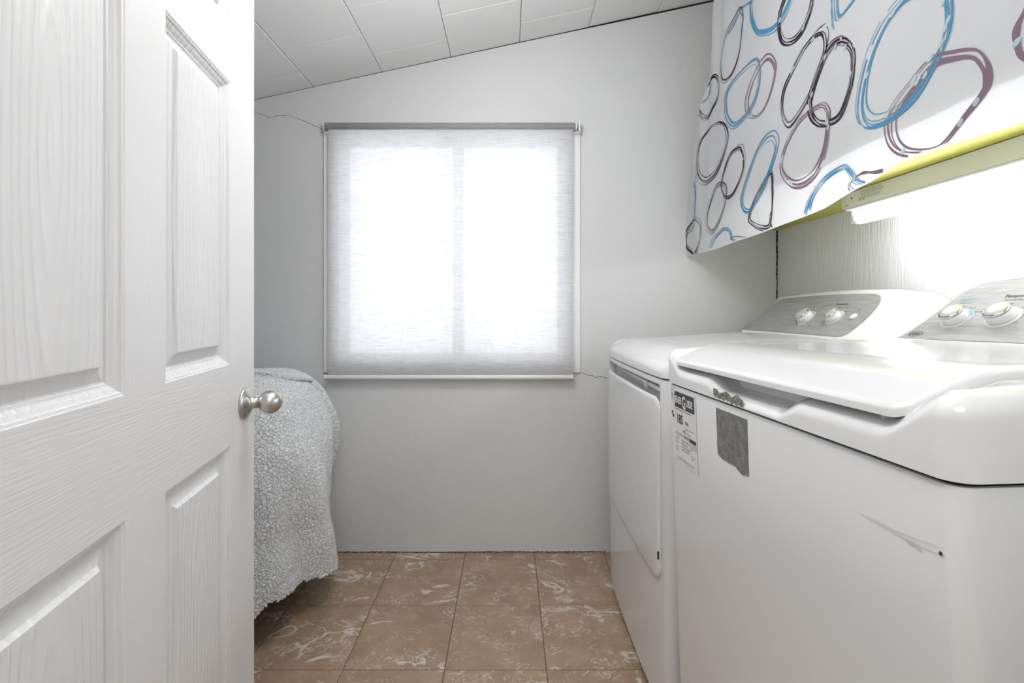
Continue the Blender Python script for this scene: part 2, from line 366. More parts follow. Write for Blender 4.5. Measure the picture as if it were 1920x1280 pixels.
# ceiling of 12-inch tiles on a backing board
cl = prism_wall('ceiling', [(XL-0.1, YF-0.11, zc(XL-0.1)+0.012), (XR+0.1, YF-0.11, zc(XR+0.1)+0.012), (XR+0.1, YB+0.12, zc(XR+0.1)+0.012), (XL-0.1, YB+0.12, zc(XL-0.1)+0.012)], (0, 0, 0.06), M['dark'])
def ceil_tile(x0, x1, y0, y1, seed):
    g = 0.0010; bvd = 0.0022; r = random.Random(seed)
    x0 += g; x1 -= g; y0 += g; y1 -= g; dz = r.uniform(-0.0008, 0.0012)
    vs = []
    for ins, up in ((bvd, 0.0), (0, 0.0028), (0, 0.012)):
        for X, Y in ((x0+ins, y0+ins), (x1-ins, y0+ins), (x1-ins, y1-ins), (x0+ins, y1-ins)): vs.append((X, Y, zc(X)+up+dz*(1 if up < 0.01 else 0)))
    fs = [(3, 2, 1, 0)]+[(k*4+i, k*4+(i+1) % 4, k*4+4+(i+1) % 4, k*4+4+i) for k in (0, 1) for i in range(4)]
    mesh_obj('ceiling_tile', vs, fs, M['ceil'], cl)
k = 0
for si in range(-3, 8):
    sx0, sx1 = -0.8662+0.3048*si, -0.8662+0.3048*(si+1)
    sx0, sx1 = max(sx0, XL), min(sx1, XR)
    if sx1-sx0 < 0.03: continue
    yj = 1.786+0.3048 if si % 2 == 0 else 1.939
    ys = [YB+0.004]+[yj-0.3048*n_ for n_ in range(0, 8)]
    ys = [y_ for y_ in ys if y_ > YF+0.02 and y_ <= YB+0.005]+[YF]
    ys = sorted(set(ys), reverse=True)
    if si % 2 == 0: ys = [y_ for y_ in ys if not (2.06 < y_ < 2.0805 and y_ != max(ys))]
    for a, c_ in zip(ys, ys[1:]):
        k += 1; ceil_tile(sx0, sx1, c_, a, k)
# hall behind the camera
prism_wall('wall_hall_left', [(-1.0, YF-0.11, 0), (-1.0, -1.7, 0), (-1.0, -1.7, 2.36), (-1.0, YF-0.11, 2.36)], (-0.1, 0, 0), M['hall'])
prism_wall('wall_hall_right', [(1.2, YF-0.11, 0), (1.2, -1.7, 0), (1.2, -1.7, 2.36), (1.2, YF-0.11, 2.36)], (0.1, 0, 0), M['hall'])
prism_wall('wall_hall_end', [(-1.1, -1.7, 0), (1.3, -1.7, 0), (1.3, -1.7, 2.36), (-1.1, -1.7, 2.36)], (0, -0.1, 0), M['hall'])
prism_wall('ceiling_hall', [(-1.1, -1.8, 2.36), (1.3, -1.8, 2.36), (1.3, YF-0.11, 2.36), (-1.1, YF-0.11, 2.36)], (0, 0, 0.08), M['hall'])
# cracks and seams: slim dark ribbons lying in the plaster
def ribbon(name, pts, wd, mat, parent, jitter=0.0, seed=1):
    """pts on the plane y=const: (x,z)"""
    r = random.Random(seed); P = []
    for (x0, z0), (x1, z1) in zip(pts, pts[1:]):
        n_ = max(2, int(math.hypot(x1-x0, z1-z0)/0.006))
        for i in range(n_): t_ = i/n_; P.append((lerp(x0, x1, t_)+r.uniform(-1, 1)*jitter, lerp(z0, z1, t_)+r.uniform(-1, 1)*jitter))
    P.append(pts[-1]); vs = []; fs = []
    for i, (x, z) in enumerate(P):
        a = P[max(0, i-1)]; c_ = P[min(len(P)-1, i+1)]; dx, dz = c_[0]-a[0], c_[1]-a[1]; l = math.hypot(dx, dz) or 1
        h = wd*r.uniform(0.35, 1)/2
        vs += [(x-dz/l*h, YB-0.0006, z+dx/l*h), (x+dz/l*h, YB-0.0006, z-dx/l*h)]
    for i in range(len(P)-1): fs.append((2*i, 2*i+1, 2*i+3, 2*i+2))
    return mesh_obj(name, vs, fs, mat, parent)
def W(*pp): return [(wx(a), wz(c_)) for a, c_ in pp]
ribbon('crack', W((440, 190), (470, 208), (492, 215), (505, 221), (520, 217), (540, 216), (560, 223), (580, 231), (606, 243)), 0.0028, M['crack'], wb, 0.0012, 3)
ribbon('crack', W((1086, 697), (1092, 699), (1102, 703), (1112, 704), (1117, 708), (1125, 705), (1135, 708), (1150, 708.5)), 0.0026, M['crack'], wb, 0.001, 4)
ribbon('corner_gap', [(1.1865, 1.424), (1.186, 1.36), (1.187, 1.3), (1.1855, 1.24), (1.187, 1.2), (1.1855, 1.12), (1.186, 0.9)], 0.008, M['dark'], wb, 0.0006, 5)
ribbon('floor_gap', [(-0.95, 0.002), (-0.6, 0.003), (-0.3, 0.002), (0.0, 0.004), (0.2, 0.003), (0.43, 0.005)], 0.006, M['crack'], wb, 0.001, 6)
for q, (a, c_, e) in enumerate(((558, 583, 347), (569, 592, 394))):
    box('tape_scrap', wx(a), wx(c_), YB-0.0006, YB+0.001, wz(e+1), wz(e-7), M['wall'], wb, 0.0002, 1)

# ------------------------------------------------------------------ window
wn = struct(empty('window_1', (0.5*(WX0+WX1), YB, WZ0)))
def wpart(name, x0, x1, y0, y1, z0, z1, mat, bev=0.002):
    o = box(name, x0, x1, y0, y1, z0, z1, mat, None, bev, 1); o.parent = wn; o.matrix_parent_inverse = wn.matrix_basis.inverted(); return o
OX0, OX1, OZ0, OZ1 = wx(609), wx(1087), wz(697), wz(232)
def casing(p):
    vs = [(a, YB-0.012, c_) for a, c_ in p]+[(a, YB, c_) for a, c_ in p]
    o = mesh_obj('casing', vs, [(0, 1, 2, 3), (4, 7, 6, 5)]+[(i, (i+1) % 4, 4+(i+1) % 4, 4+i) for i in range(4)], M['trim']); o.parent = wn; o.matrix_parent_inverse = wn.matrix_basis.inverted()
e = 0.0006
casing([(OX0, OZ0), (OX0, OZ1), (WX0, WZ1), (WX0, WZ0)]); casing([(OX1, OZ0), (OX1, OZ1), (WX1, WZ1), (WX1, WZ0)])
casing([(OX0+e, OZ0), (WX0+e, WZ0-e), (WX1-e, WZ0-e), (OX1-e, OZ0)]); casing([(OX0+e, OZ1), (WX0+e, WZ1), (WX1-e, WZ1), (OX1-e, OZ1)])
fy0, fy1 = YB+0.045, YB+0.095; fw = 0.022
wpart('frame', WX0, WX1, fy0, fy1, WZ1-fw*1.3, WZ1, M['vinyl']); wpart('frame', WX0, WX1, fy0, fy1, WZ0, WZ0+0.012, M['vinyl'])
wpart('frame', WX0, WX0+0.012, fy0, fy1, WZ0+0.012, WZ1-fw*1.3, M['vinyl']); wpart('frame', WX1-0.012, WX1, fy0, fy1, WZ0+0.012, WZ1-fw*1.3, M['vinyl'])
xm = wx(857)
wpart('mullion', xm-0.013, xm+0.013, fy0-0.004, fy1, WZ0+0.012, WZ1-fw*1.3, M['vinyl'])
for a, c_ in ((WX0+0.012, xm-0.013), (xm+0.013, WX1-0.012)):
    s_ = empty('sash'); s_.location = (0, 0, 0); s_.parent = wn; s_.matrix_parent_inverse = wn.matrix_basis.inverted()
    bm = bmesh.new(); q = 0.012
    for bx in ((a, c_, WZ1-fw*1.3-q*1.6, WZ1-fw*1.3), (a, c_, WZ0+0.012, WZ0+0.012+q*0.6), (a, a+q, WZ0+0.012+q*0.6, WZ1-fw*1.3-q*1.6), (c_-q, c_, WZ0+0.012+q*0.6, WZ1-fw*1.3-q*1.6)):
        box_bm(bx[0], bx[1], fy0+0.01, fy0+0.032, bx[2], bx[3], 0.002, 1, bm)
    me = bpy.data.meshes.new('sash'); bm.to_mesh(me); bm.free(); me.materials.append(M['vinyl'])
    so = bpy.data.objects.new('sash', me); bpy.data.objects.remove(s_); place(so, wn); so.matrix_parent_inverse = wn.matrix_basis.inverted(); so.name = 'sash'
    pn = box('pane', a+q, c_-q, fy0+0.018, fy0+0.022, WZ0+0.012+q*0.6, WZ1-fw*1.3-q*1.6, M['glass'], so)

# ------------------------------------------------------------------ roller blind
YBl = 2.047
def bx_(px): return (px-VX)*YBl/FPX
def bz_(py): return CH+(VY-py)*YBl/FPX
rb = tag(empty('roller_blind', (bx_(845), YBl, bz_(706))), 'light grey woven roller blind drawn down over the window, glowing with daylight', 'blind')
def keep(o, root): o.parent = root; o.matrix_parent_inverse = root.matrix_basis.inverted(); return o
nx_, nz_ = 30, 40; vs = []
X0, X1 = bx_(617.5), bx_(1074); Z0, Z1 = bz_(704), bz_(238)
for i in range(nx_+1):
    for j in range(nz_+1):
        x = lerp(X0, X1, i/nx_); z = lerp(Z0, Z1, j/nz_)
        vs.append((x, YBl-0.012+0.0012*math.sin(x*17+z*3)*math.sin(z*5), z))
keep(mesh_obj('fabric', vs, grid_faces(nx_+1, nz_+1), M['blind'], None, True), rb)
zr = bz_(238.5); rr = 0.0195
def cyl_x(name, x0, x1, y, z, r, mat, seg=28, root=rb, ry=1.0):
    vs, fs = [], []
    for x, q in ((x0, 0.9), (x0+0.0015, 1), (x1-0.0015, 1), (x1, 0.9)):
        for k_ in range(seg): a = 2*PI*k_/seg; vs.append((x, y+math.cos(a)*r*q*ry, z+math.sin(a)*r*q))
    for i in range(3):
        for k_ in range(seg): fs.append((i*seg+k_, i*seg+(k_+1) % seg, (i+1)*seg+(k_+1) % seg, (i+1)*seg+k_))
    fs += [tuple(range(seg)), tuple(range(3*seg, 4*seg))]
    o = mesh_obj(name, vs, fs, mat, None, True)
    for p_ in o.data.polygons: p_.use_smooth = len(p_.vertices) == 4
    return keep(o, root)
cyl_x('roller', bx_(611.5), bx_(1078), YBl+0.001-0.0, zr, rr, M['roll'])
cyl_x('roller_end', bx_(1078.4), bx_(1081.5), YBl, zr-0.001, 0.016, M['vinyl'])
cyl_x('bottom_bar', bx_(612), bx_(1073.5), YBl-0.012, bz_(706.3), 0.0095, M['trim'], 18, rb, 0.6)
cyl_x('end_cap', bx_(610), bx_(612.6), YBl-0.012, bz_(706.3), 0.0105, M['vinyl'], 18, rb, 0.7)
cyl_x('end_cap', bx_(1073), bx_(1074.5), YBl-0.012, bz_(706.3), 0.0105, M['vinyl'], 18, rb, 0.7)
for s_, xe in ((-1, bx_(609)), (1, bx_(1087.5))):
    bm = bmesh.new(); t_ = 0.003; xa = xe if s_ < 0 else xe-0.011
    if s_ < 0: box_bm(xe, xe+0.003, YBl-0.018, YB-0.0125, zr-0.018, zr+0.021, 0.0012, 1, bm); box_bm(xe, xe+0.018, YBl-0.01, YB-0.0125, zr-0.026, zr-0.022, 0.0012, 1, bm)
    else: box_bm(xe-0.008, xe, YBl-0.018, YB-0.0125, zr-0.022, zr+0.024, 0.0015, 1, bm); box_bm(xe-0.026, xe, YBl-0.012, YB-0.0125, zr-0.026, zr-0.022, 0.0012, 1, bm)
    keep(bm_obj('bracket', bm, M['vinyl']), rb)

# ------------------------------------------------------------------ door: local x = distance from the free edge, y = out of the front face, z up
E_, DIR = Vector((-0.532, 0.98, 0.0)), Vector((0.1719, -0.9851, 0.0))
NRM = Vector((0.9851, 0.1719, 0))
door = empty('door_1'); struct(door); door.matrix_world = basis(DIR, NRM, (0, 0, 1), E_)
TH = 0.035; DW, DH = 0.762, 2.035
cols = [(0.1215, 0.337), (0.425, 0.6405)]; rws = [(0.245, 0.832), (0.982, 1.498), (1.584, 1.925)]
def dbox(name, x0, x1, z0, z1, mat, seedloc=True):
    cx, cz = (x0+x1)/2, (z0+z1)/2
    bm = box_bm(x0-cx, x1-cx, -TH, 0, z0-cz, z1-cz)
    o = bm_obj(name, bm, mat, door); o.location = (cx, 0, cz); return o
dbox('stile', 0, cols[0][0], 0.01, DH, M['grain_v']); dbox('stile', cols[1][1], DW, 0.01, DH, M['grain_v'])
for z0, z1 in ((0.01, rws[0][0]), (rws[0][1], rws[1][0]), (rws[1][1], rws[2][0]), (rws[2][1], DH)): dbox('rail', cols[0][0], cols[1][1], z0, z1, M['grain_h'])
for z0, z1 in rws: dbox('mullion', cols[0][1], cols[1][0], z0, z1, M['grain_v'])
PROF = [(0, 0), (0.0015, -0.0012), (0.004, -0.0018), (0.0055, -0.0040), (0.010, -0.0062), (0.014, -0.0098), (0.0165, -0.0105), (0.018, -0.0122), (0.020, -0.0125), (0.034, -0.0085), (0.0385, -0.0030), (0.040, -0.0028)]
for x0, x1 in cols:
    for z0, z1 in rws:
        cx, cz = (x0+x1)/2, (z0+z1)/2; vs = []; fs = []
        for d_, y_ in PROF:
            hx, hz = (x1-x0)/2-d_, (z1-z0)/2-d_; vs += [(-hx, y_, -hz), (hx, y_, -hz), (hx, y_, hz), (-hx, y_, hz)]
        n_ = len(PROF)
        for i in range(n_-1):
            for k_ in range(4): fs.append((4*i+k_, 4*i+(k_+1) % 4, 4*i+4+(k_+1) % 4, 4*i+4+k_))
        fs.append(tuple(4*(n_-1)+k_ for k_ in range(4)))
        i = len(vs); hx, hz = (x1-x0)/2, (z1-z0)/2
        vs += [(-hx, -TH, -hz), (hx, -TH, -hz), (hx, -TH, hz), (-hx, -TH, hz)]; fs.append((i, i+3, i+2, i+1))
        for k_ in range(4): fs.append((k_, i+k_, i+(k_+1) % 4, (k_+1) % 4))
        o = mesh_obj('panel', vs, fs, M['grain_c'], door); o.location = (cx, 0, cz)
# knob, both sides
def knob(side):
    z0 = 0 if side > 0 else -TH
    mt = basis((1, 0, 0), (0, 0, -side), (0, side, 0), (0.052, z0, 0.8975))
    rs = lathe('knob_rose', [(0.0, 0.0), (0.0305, 0), (0.0315, 0.001), (0.0315, 0.0035), (0.0295, 0.0052), (0.0285, 0.0062), (0.022, 0.0092), (0.0150, 0.0125), (0.0118, 0.016), (0.0112, 0.02), (0.0110, 0.027)], M['nickel'], door, mt, 56)
    pf = [(0.0108, 0.0), (0.0125, 0.0015)]
    for i in range(15):
        a = -1.02+i/14*(PI/2+1.0); pf.append((0.0228*math.cos(a)*(1.0 if a < 0 else 1.0), 0.0215+0.0225*math.sin(a)))
    pf = [(0.0108, 0.0)]+[p_ for p_ in pf[2:] if p_[1] > 0.001]
    pf[-1] = (0.0005, pf[-1][1])
    kb = lathe('knob', pf, M['nickel'], rs, Matrix.Translation((0, 0, 0.026)), 56)
    return rs
knob(1); knob(-1)
for hz in (0.2, 1.0, 1.8):
    o = box('hinge', DW+0.001, DW+0.012, -TH, 0.004, hz-0.045, hz+0.045, M['nickel'], door, 0.002)
struct(box('trim_1', DX0-0.0, DX0+0.02, YF-0.11, YF, 0, DZ-0.02, M['trim']))
struct(box('trim_2', DX1-0.02, DX1, YF-0.11, YF, 0, DZ-0.02, M['trim']))
struct(box('trim_3', DX0, DX1, YF-0.11, YF, DZ-0.02, DZ, M['trim']))

# ------------------------------------------------------------------ appliances
def rring(u0, u1, v0, v1, r, d, nc=8, ku=14, kv=48):
    """rounded rectangle inset by d; the same number of points for every d"""
    a0, a1, b0, b1 = u0+d, u1-d, v0+d, v1-d; r = max(r-d, 0.002); r = min(r, (a1-a0)/2-1e-4, (b1-b0)/2-1e-4); P = []
    cs = [(a0+r, b0+r, PI, kv, 'v'), (a1-r, b0+r, 1.5*PI, 0, ''), (a1-r, b1-r, 0, 0, ''), (a0+r, b1-r, 0.5*PI, 0, '')]
    seq = [((a0+r, b0+r), PI), ((a1-r, b0+r), 1.5*PI), ((a1-r, b1-r), 0.0), ((a0+r, b1-r), 0.5*PI)]
    ks = [ku, kv, ku, kv]
    for i, ((cx, cy), a) in enumerate(seq):
        for k_ in range(nc+1):
            t_ = a+PI/2*k_/nc; P.append((cx+r*math.cos(t_), cy+r*math.sin(t_)))
        (nx2, ny2), na = seq[(i+1) % 4]
        p0 = P[-1]; p1 = (nx2+r*math.cos(na), ny2+r*math.sin(na))
        for k_ in range(1, ks[i]): P.append((lerp(p0[0], p1[0], k_/ks[i]), lerp(p0[1], p1[1], k_/ks[i])))
    return P
def shell(name, u0, u1, v0, v1, r, zb, T, RV, RH, mat, parent, rmax, kv=60, extra=None, bottom=None):
    """moulded cover: vertical wall from zb, then a rounded shoulder (height RV, run RH) up to T(u,v)"""
    ds = [0, 0]+[rmax*(1-math.cos(PI/2*i/12)) for i in range(1, 13)]
    far = min((u1-u0)/2, (v1-v0)/2)
    ds += [rmax+(far-rmax)*f_ for f_ in (0.03, 0.07, 0.12, 0.18, 0.26, 0.36, 0.48, 0.62, 0.78, 0.97)]
    vs = []; fs = []; n_ = None
    for k_, d_ in enumerate(ds):
        P = rring(u0, u1, v0, v1, r, d_, kv=kv)
        n_ = len(P)
        for (u, v_) in P:
            rv, rh = RV(u, v_), RH(u, v_)
            if k_ == 0: z = zb if not bottom else bottom(u, v_)
            else:
                q = 1-min(1.0, d_/rh); z = T(u, v_)-rv+rv*math.sqrt(max(0.0, 1-q*q))
                if k_ >= 1 and not bottom: z = max(z, zb+0.002)
            p_ = (u, v_, z)
            vs.append(extra(*p_) if extra else p_)
    for k_ in range(len(ds)-1):
        for i in range(n_): fs.append((k_*n_+i, k_*n_+(i+1) % n_, (k_+1)*n_+(i+1) % n_, (k_+1)*n_+i))
    fs.append(tuple((len(ds)-1)*n_+i for i in range(n_)))
    o = mesh_obj(name, vs, fs, mat, parent, True); return o
def cabinet(name, u0, u1, v0, v1, z0, z1, r, mat, parent, extra=None, ztop=None):
    """painted sheet-steel body with rounded upright corners and a rolled top edge"""
    vs = []; fs = []; lv = [(0.004, z0), (0, z0+0.004)]+[(0, lerp(z0, z1, t_)) for t_ in (0.2, 0.4, 0.6, 0.8)]+[(0, z1-0.005), (0.0015, z1-0.0015), (0.005, z1)]
    for d_, z in lv:
        P = rring(u0, u1, v0, v1, r, d_, kv=24); n_ = len(P)
        for (u, v_) in P: vs.append(extra(u, v_, z) if extra else (u, v_, z))
    for k_ in range(len(lv)-1):
        for i in range(n_): fs.append((k_*n_+i, k_*n_+(i+1) % n_, (k_+1)*n_+(i+1) % n_, (k_+1)*n_+i))
    fs.append(tuple(range(n_))); fs.append(tuple((len(lv)-1)*n_+i for i in range(n_)))
    o = mesh_obj(name, vs, fs, mat, parent, True)
    for p_ in o.data.polygons: p_.use_smooth = len(p_.vertices) == 4
    return o
class Console:
    def __init__(s, ub, hb, ut, ht, uback, va, vb, ra, rb_, base):
        s.__dict__.update(ub=ub, hb=hb, ut=ut, ht=ht, uback=uback, va=va, vb=vb, ra=ra, rb=rb_, base=base)
    def front(s, t_):
        return (lerp(s.ub, s.ut, t_), s.hb+(s.ht-s.hb)*(0.72*t_+0.28*t_*t_))
    def nrm(s, t_):
        a, c_ = s.front(t_-0.01), s.front(t_+0.01); du, dh = c_[0]-a[0], c_[1]-a[1]; l = math.hypot(du, dh); return (-dh/l, du/l), (du/l, dh/l)
    def k(s, v_):
        if v_ < s.va+s.ra: q = (s.va+s.ra-v_)/s.ra; K = 0.30
        elif v_ > s.vb-s.rb: q = (v_-(s.vb-s.rb))/s.rb; K = 0.30
        else: return 1.0
        return K+(1-K)*math.sqrt(max(0, 1-min(1, q)**2))
    def bow(s, v_): # crown of the upper edge
        q = (v_-(s.va+s.vb)/2)/((s.vb-s.va)/2); return -0.012*q*q
    def body(s, parent, mat):
        prof = [(s.ub, s.base)]+[s.front(i/16) for i in range(17)]
        (un, hn), _ = s.nrm(1.0); u1, h1 = s.front(1)
        prof += [(u1+0.004, h1+0.0035), (u1+0.010, h1+0.006), (u1+0.018, h1+0.0065), (s.uback-0.012, h1+0.001), (s.uback-0.003, h1-0.006), (s.uback, h1-0.018), (s.uback, s.base)]
        vs = []; n_ = len(prof); st = []
        for i in range(13): st.append(s.va+s.ra*(1-math.cos(PI/2*i/12)))
        for i in range(1, 20): st.append(lerp(s.va+s.ra, s.vb-s.rb, i/20))
        for i in range(13): st.append(s.vb-s.rb*(1-math.sin(PI/2*i/12)))
        for v_ in st:
            k_ = s.k(v_)
            for (u, h) in prof:
                hh_ = h if h <= s.base+1e-6 else s.hb+(h-s.hb)*k_+s.bow(v_)*max(0, (h-s.hb)/(s.ht-s.hb))
                uu = s.uback-(s.uback-u)*(0.72+0.28*k_)
                vs.append((uu, v_, hh_))
        fs = grid_faces(len(st), n_)+[tuple(range(n_)), tuple((len(st)-1)*n_+i for i in range(n_))]
        for i in range(len(st)-1): fs.append((i*n_, (i+1)*n_, (i+1)*n_+n_-1, i*n_+n_-1))
        o = mesh_obj('console', vs, fs, mat, parent, True); return o
    def pt(s, v_, t_, off=0.0):
        (nu, nh), _ = s.nrm(t_); u, h = s.front(t_)
        return (u+nu*off, v_, h+nh*off+s.bow(v_)*max(0, t_))
    def panel(s, parent, mat, vl0, vl1, vr0, vr1, t0=0.03, t1=0.95, rc=0.035, curve_r=0.0):
        nt_, nv_ = 40, 40; vs = []
        for i in range(nt_+1):
            t_ = lerp(t0, t1, i/nt_); f_ = i/nt_
            H_ = math.hypot(s.ut-s.ub, s.ht-s.hb)*(t1-t0)
            dtop = (1-f_)*H_; ins = rc-math.sqrt(max(0, rc*rc-(rc-dtop)**2)) if dtop < rc else 0
            rc2 = 0.02; dbot = f_*H_; ins2 = (rc2-math.sqrt(max(0, rc2*rc2-(rc2-dbot)**2))) if dbot < rc2 else 0
            a = lerp(vl0, vl1, f_)+ins; c_ = lerp(vr0, vr1, f_)-ins-ins2+curve_r*math.sin(PI*f_)
            for j in range(nv_+1): vs.append(s.pt(lerp(a, c_, j/nv_), t_, 0.0016))
        return mesh_obj('control_panel', vs, grid_faces(nt_+1, nv_+1), mat, parent, True)
    def mtx(s, v_, t_, off=0.0018):
        (nu, nh), (su, sh) = s.nrm(t_)
        # x to the reader's right (v), y up the slope, z out
        return basis((0, 1, 0), (su, 0, sh), (nu, 0, nh), s.pt(v_, t_, off))
def dial(cons, parent, v_, t_, R, Hh, R0, point=0.6):
    """control knob: plate > body, chrome bezel, cap, pointer"""
    mt = cons.mtx(v_, t_)
    # face frames are left-handed (v right, slope up, normal towards the reader), so lathe along z stays symmetric
    base = lathe('dial_plate', [(0, 0), (R0, 0), (R0, 0.0012), (R0-0.001, 0.0016), (0, 0.0016)], M['softink'], parent, mt, 48)
    kn = lathe('knob', [(R*1.04, 0.0016), (R*1.06, 0.004), (R*1.0, Hh*0.72), (R*0.98, Hh*0.76)], M['knob'], parent, mt, 48)
    bz = lathe('bezel', [(R*0.98, Hh*0.75), (R*1.0, Hh*0.80), (R*0.985, Hh*0.90), (R*0.90, Hh*0.99), (R*0.84, Hh)], M['chrome'], kn, None, 48)
    lathe('cap', [(R*0.84, Hh*0.985), (R*0.82, Hh*1.02), (R*0.4, Hh*1.045), (0.0005, Hh*1.05)], M['cap'], kn, None, 48)
    # pointer insert on the bezel
    vs = []; fs = []
    for i in range(7):
        a = point-0.22+0.44*i/6
        for r_, z in ((R*0.80, Hh*1.035), (R*0.90, Hh*1.005), (R*1.004, Hh*0.90), (R*1.014, Hh*0.80)): vs.append((r_*math.cos(a), r_*math.sin(a), z))
    mesh_obj('pointer', vs, grid_faces(7, 4), M['pointer'], kn, True)
    return kn
def arc_mark(cons, parent, v_, t_, r0, r1, a0, a1, mat, off=0.0036, name='dial_scale'):
    vs = []; n_ = 14
    for i in range(n_+1):
        a = lerp(a0, a1, i/n_)
        for r_ in (r0, r1): vs.append((r_*math.cos(a), r_*math.sin(a), 0))
    o = mesh_obj(name, vs, grid_faces(n_+1, 2), mat, parent); o.matrix_local = cons.mtx(v_, t_, off); return o

# ---------- washer (nearer): frame leans a little, local (depth u, far-to-near v, height h)
dW, wW, uW = Vector((0.99953, 0.02226, 0.02097)), Vector((0.0216, -0.99928, 0.0312)), Vector((-0.02165, 0.03073, 0.99929))
HS = 0.90
P0 = Vector((0.3714, 1.0905, 0.9117))-uW*HS
washer = tag(empty('washing_machine'), 'white top-load washing machine nearest the camera, energy label and scraped grey patch on front', 'washing machine')
washer.matrix_world = basis(dW, wW, uW, P0)
WW = 0.688; UD = 0.70
cabinet('cabinet', 0, UD, 0, WW, 0.012, HS-0.001, 0.016, M['enamel'], washer)
def lipcut(v_): return ss(0.012, 0.085, v_)*ss(0.012, 0.085, WW-v_)
def scoop(v_): return ss(0.205, 0.262, v_)*ss(0.205, 0.262, WW-v_)
def T_w(u, v_):
    t_ = 0.081+0.006*ss(0.0, 0.3, u)
    t_ -= (0.036+0.012*ss(0.5, 1, u*10))*lipcut(v_)*(1-ss(0.035, 0.075, u))
    t_ -= 0.024*scoop(v_)*(1-ss(0.030, 0.040, u))
    if 0.03 < u < 0.53: t_ -= 0.012*ss(0.075, 0.10, min(v_, WW-v_))*ss(0.06, 0.09, u)*(1-ss(0.49, 0.51, u))
    return HS+t_
def RV_w(u, v_): return 0.026-0.009*scoop(v_)*(1-ss(0.1, 0.2, u))
def RH_w(u, v_):
    if u < 0.05: return 0.030
    return 0.022
shell('top_cover', -0.004, UD+0.004, -0.003, WW+0.003, 0.022, HS+0.0025, T_w, RV_w, RH_w, M['plastic'], washer, 0.030, kv=110)
cabinet('seam_gasket', 0.003, UD-0.003, 0.003, WW-0.003, HS-0.003, HS+0.006, 0.014, M['black'], washer)
# lid
LV0, LV1 = 0.052, WW-0.050
def T_l(u, v_):
    e_ = min(v_-LV0, LV1-v_)
    return HS+0.0600+0.031*(ss(-0.06, 0.10, u)*2-0.62)*0.74+0.0025*ss(0.03, 0.07, e_)*ss(0.1, 0.14, u)
def Tl(u): return 0.0585+0.0345*math.sin(min(1.0, max(0, (u+0.004)/0.115))*PI/2)
def T_l(u, v_):
    e_ = min(v_-LV0, LV1-v_)
    return HS+Tl(u)-0.0018*(ss(0.045, 0.055, e_))*ss(0.125, 0.135, u)
lid = shell('lid', -0.0045, 0.522, LV0, LV1, 0.016, 0, T_l, lambda u, v_: 0.0045, lambda u, v_: 0.006, M['plastic'], washer, 0.012, kv=70,
      bottom=lambda u, v_: T_l(u, v_)-0.0115)
for vv in (0.09, 0.60): lathe('bumper', [(0.004, 0), (0.004, 0.012)], M['vinyl'], washer, Matrix.Translation((0.012, vv, HS+0.040)), 10)
# pale insert in the hand recess
cy = WW/2
mesh_obj('recess_insert', [(0.030, 0.275, HS+0.023), (0.030, WW-0.245, HS+0.023), (0.030, WW-0.225, HS+0.041), (0.030, 0.262, HS+0.041),
                           (0.036, 0.275, HS+0.023), (0.036, WW-0.245, HS+0.023), (0.036, WW-0.225, HS+0.041), (0.036, 0.262, HS+0.041)],
         [(0, 1, 2, 3), (4, 7, 6, 5), (0, 4, 5, 1), (1, 5, 6, 2), (2, 6, 7, 3), (3, 7, 4, 0)], M['vinyl'], washer)
cw = Console(0.540, HS+0.088, 0.697, HS+0.228, 0.765, -0.006, WW+0.006, 0.045, 0.08, HS+0.05)
cw.body(washer, M['plastic']); cw.panel(washer, M['brushed'], 0.004, 0.036, WW-0.055, WW-0.085, 0.02, 0.955, 0.05)
box('hinge_strip', 0.529, 0.545, 0.02, WW-0.02, HS+0.070, HS+0.0905, M['cap'], washer, 0.003, 2, True)
for (vv, tt) in ((0.0897, 0.40), (0.183, 0.405), (0.40, 0.40), (0.50, 0.40)): dial(cw, washer, vv, tt, 0.0225, 0.024, 0.031, 1.05)
arc_mark(cw, washer, 0.0897, 0.40, 0.0245, 0.030, 0.35, 1.15, M['blueink'])
arc_mark(cw, washer, 0.0897, 0.40, 0.0285, 0.030, -0.5, 0.3, M['greyink'])
def ctext(c_, par, s_, v_, t_, sz, mat=M['ink'], **kw): return text('lettering', s_, sz, mat, par, c_.mtx(v_, t_, 0.0024), **kw)
ctext(cw, washer, 'Load Size', 0.054, 0.700, 0.0110, M['blueink'], shear=0.2)
ctext(cw, washer, 'Water Level', 0.057, 0.655, 0.0060)
ctext(cw, washer, 'Large', 0.068, 0.600, 0.0060); ctext(cw, washer, 'Super', 0.090, 0.570, 0.0060); ctext(cw, washer, 'Precise Fill', 0.104, 0.505, 0.0060)
ctext(cw, washer, 'Temperature', 0.143, 0.700, 0.0125, M['ink'], shear=0.2, bold=0.0002)
ctext(cw, washer, 'All Cold Rinses', 0.152, 0.652, 0.0066)
ctext(cw, washer, 'Cold', 0.163, 0.605, 0.0060); ctext(cw, washer, 'Cool', 0.194, 0.535, 0.0060); ctext(cw, washer, 'Colors', 0.203, 0.420, 0.0060)
ctext(cw, washer, 'Warm', 0.201, 0.330, 0.0060); ctext(cw, washer, 'Hot', 0.192, 0.282, 0.0060)
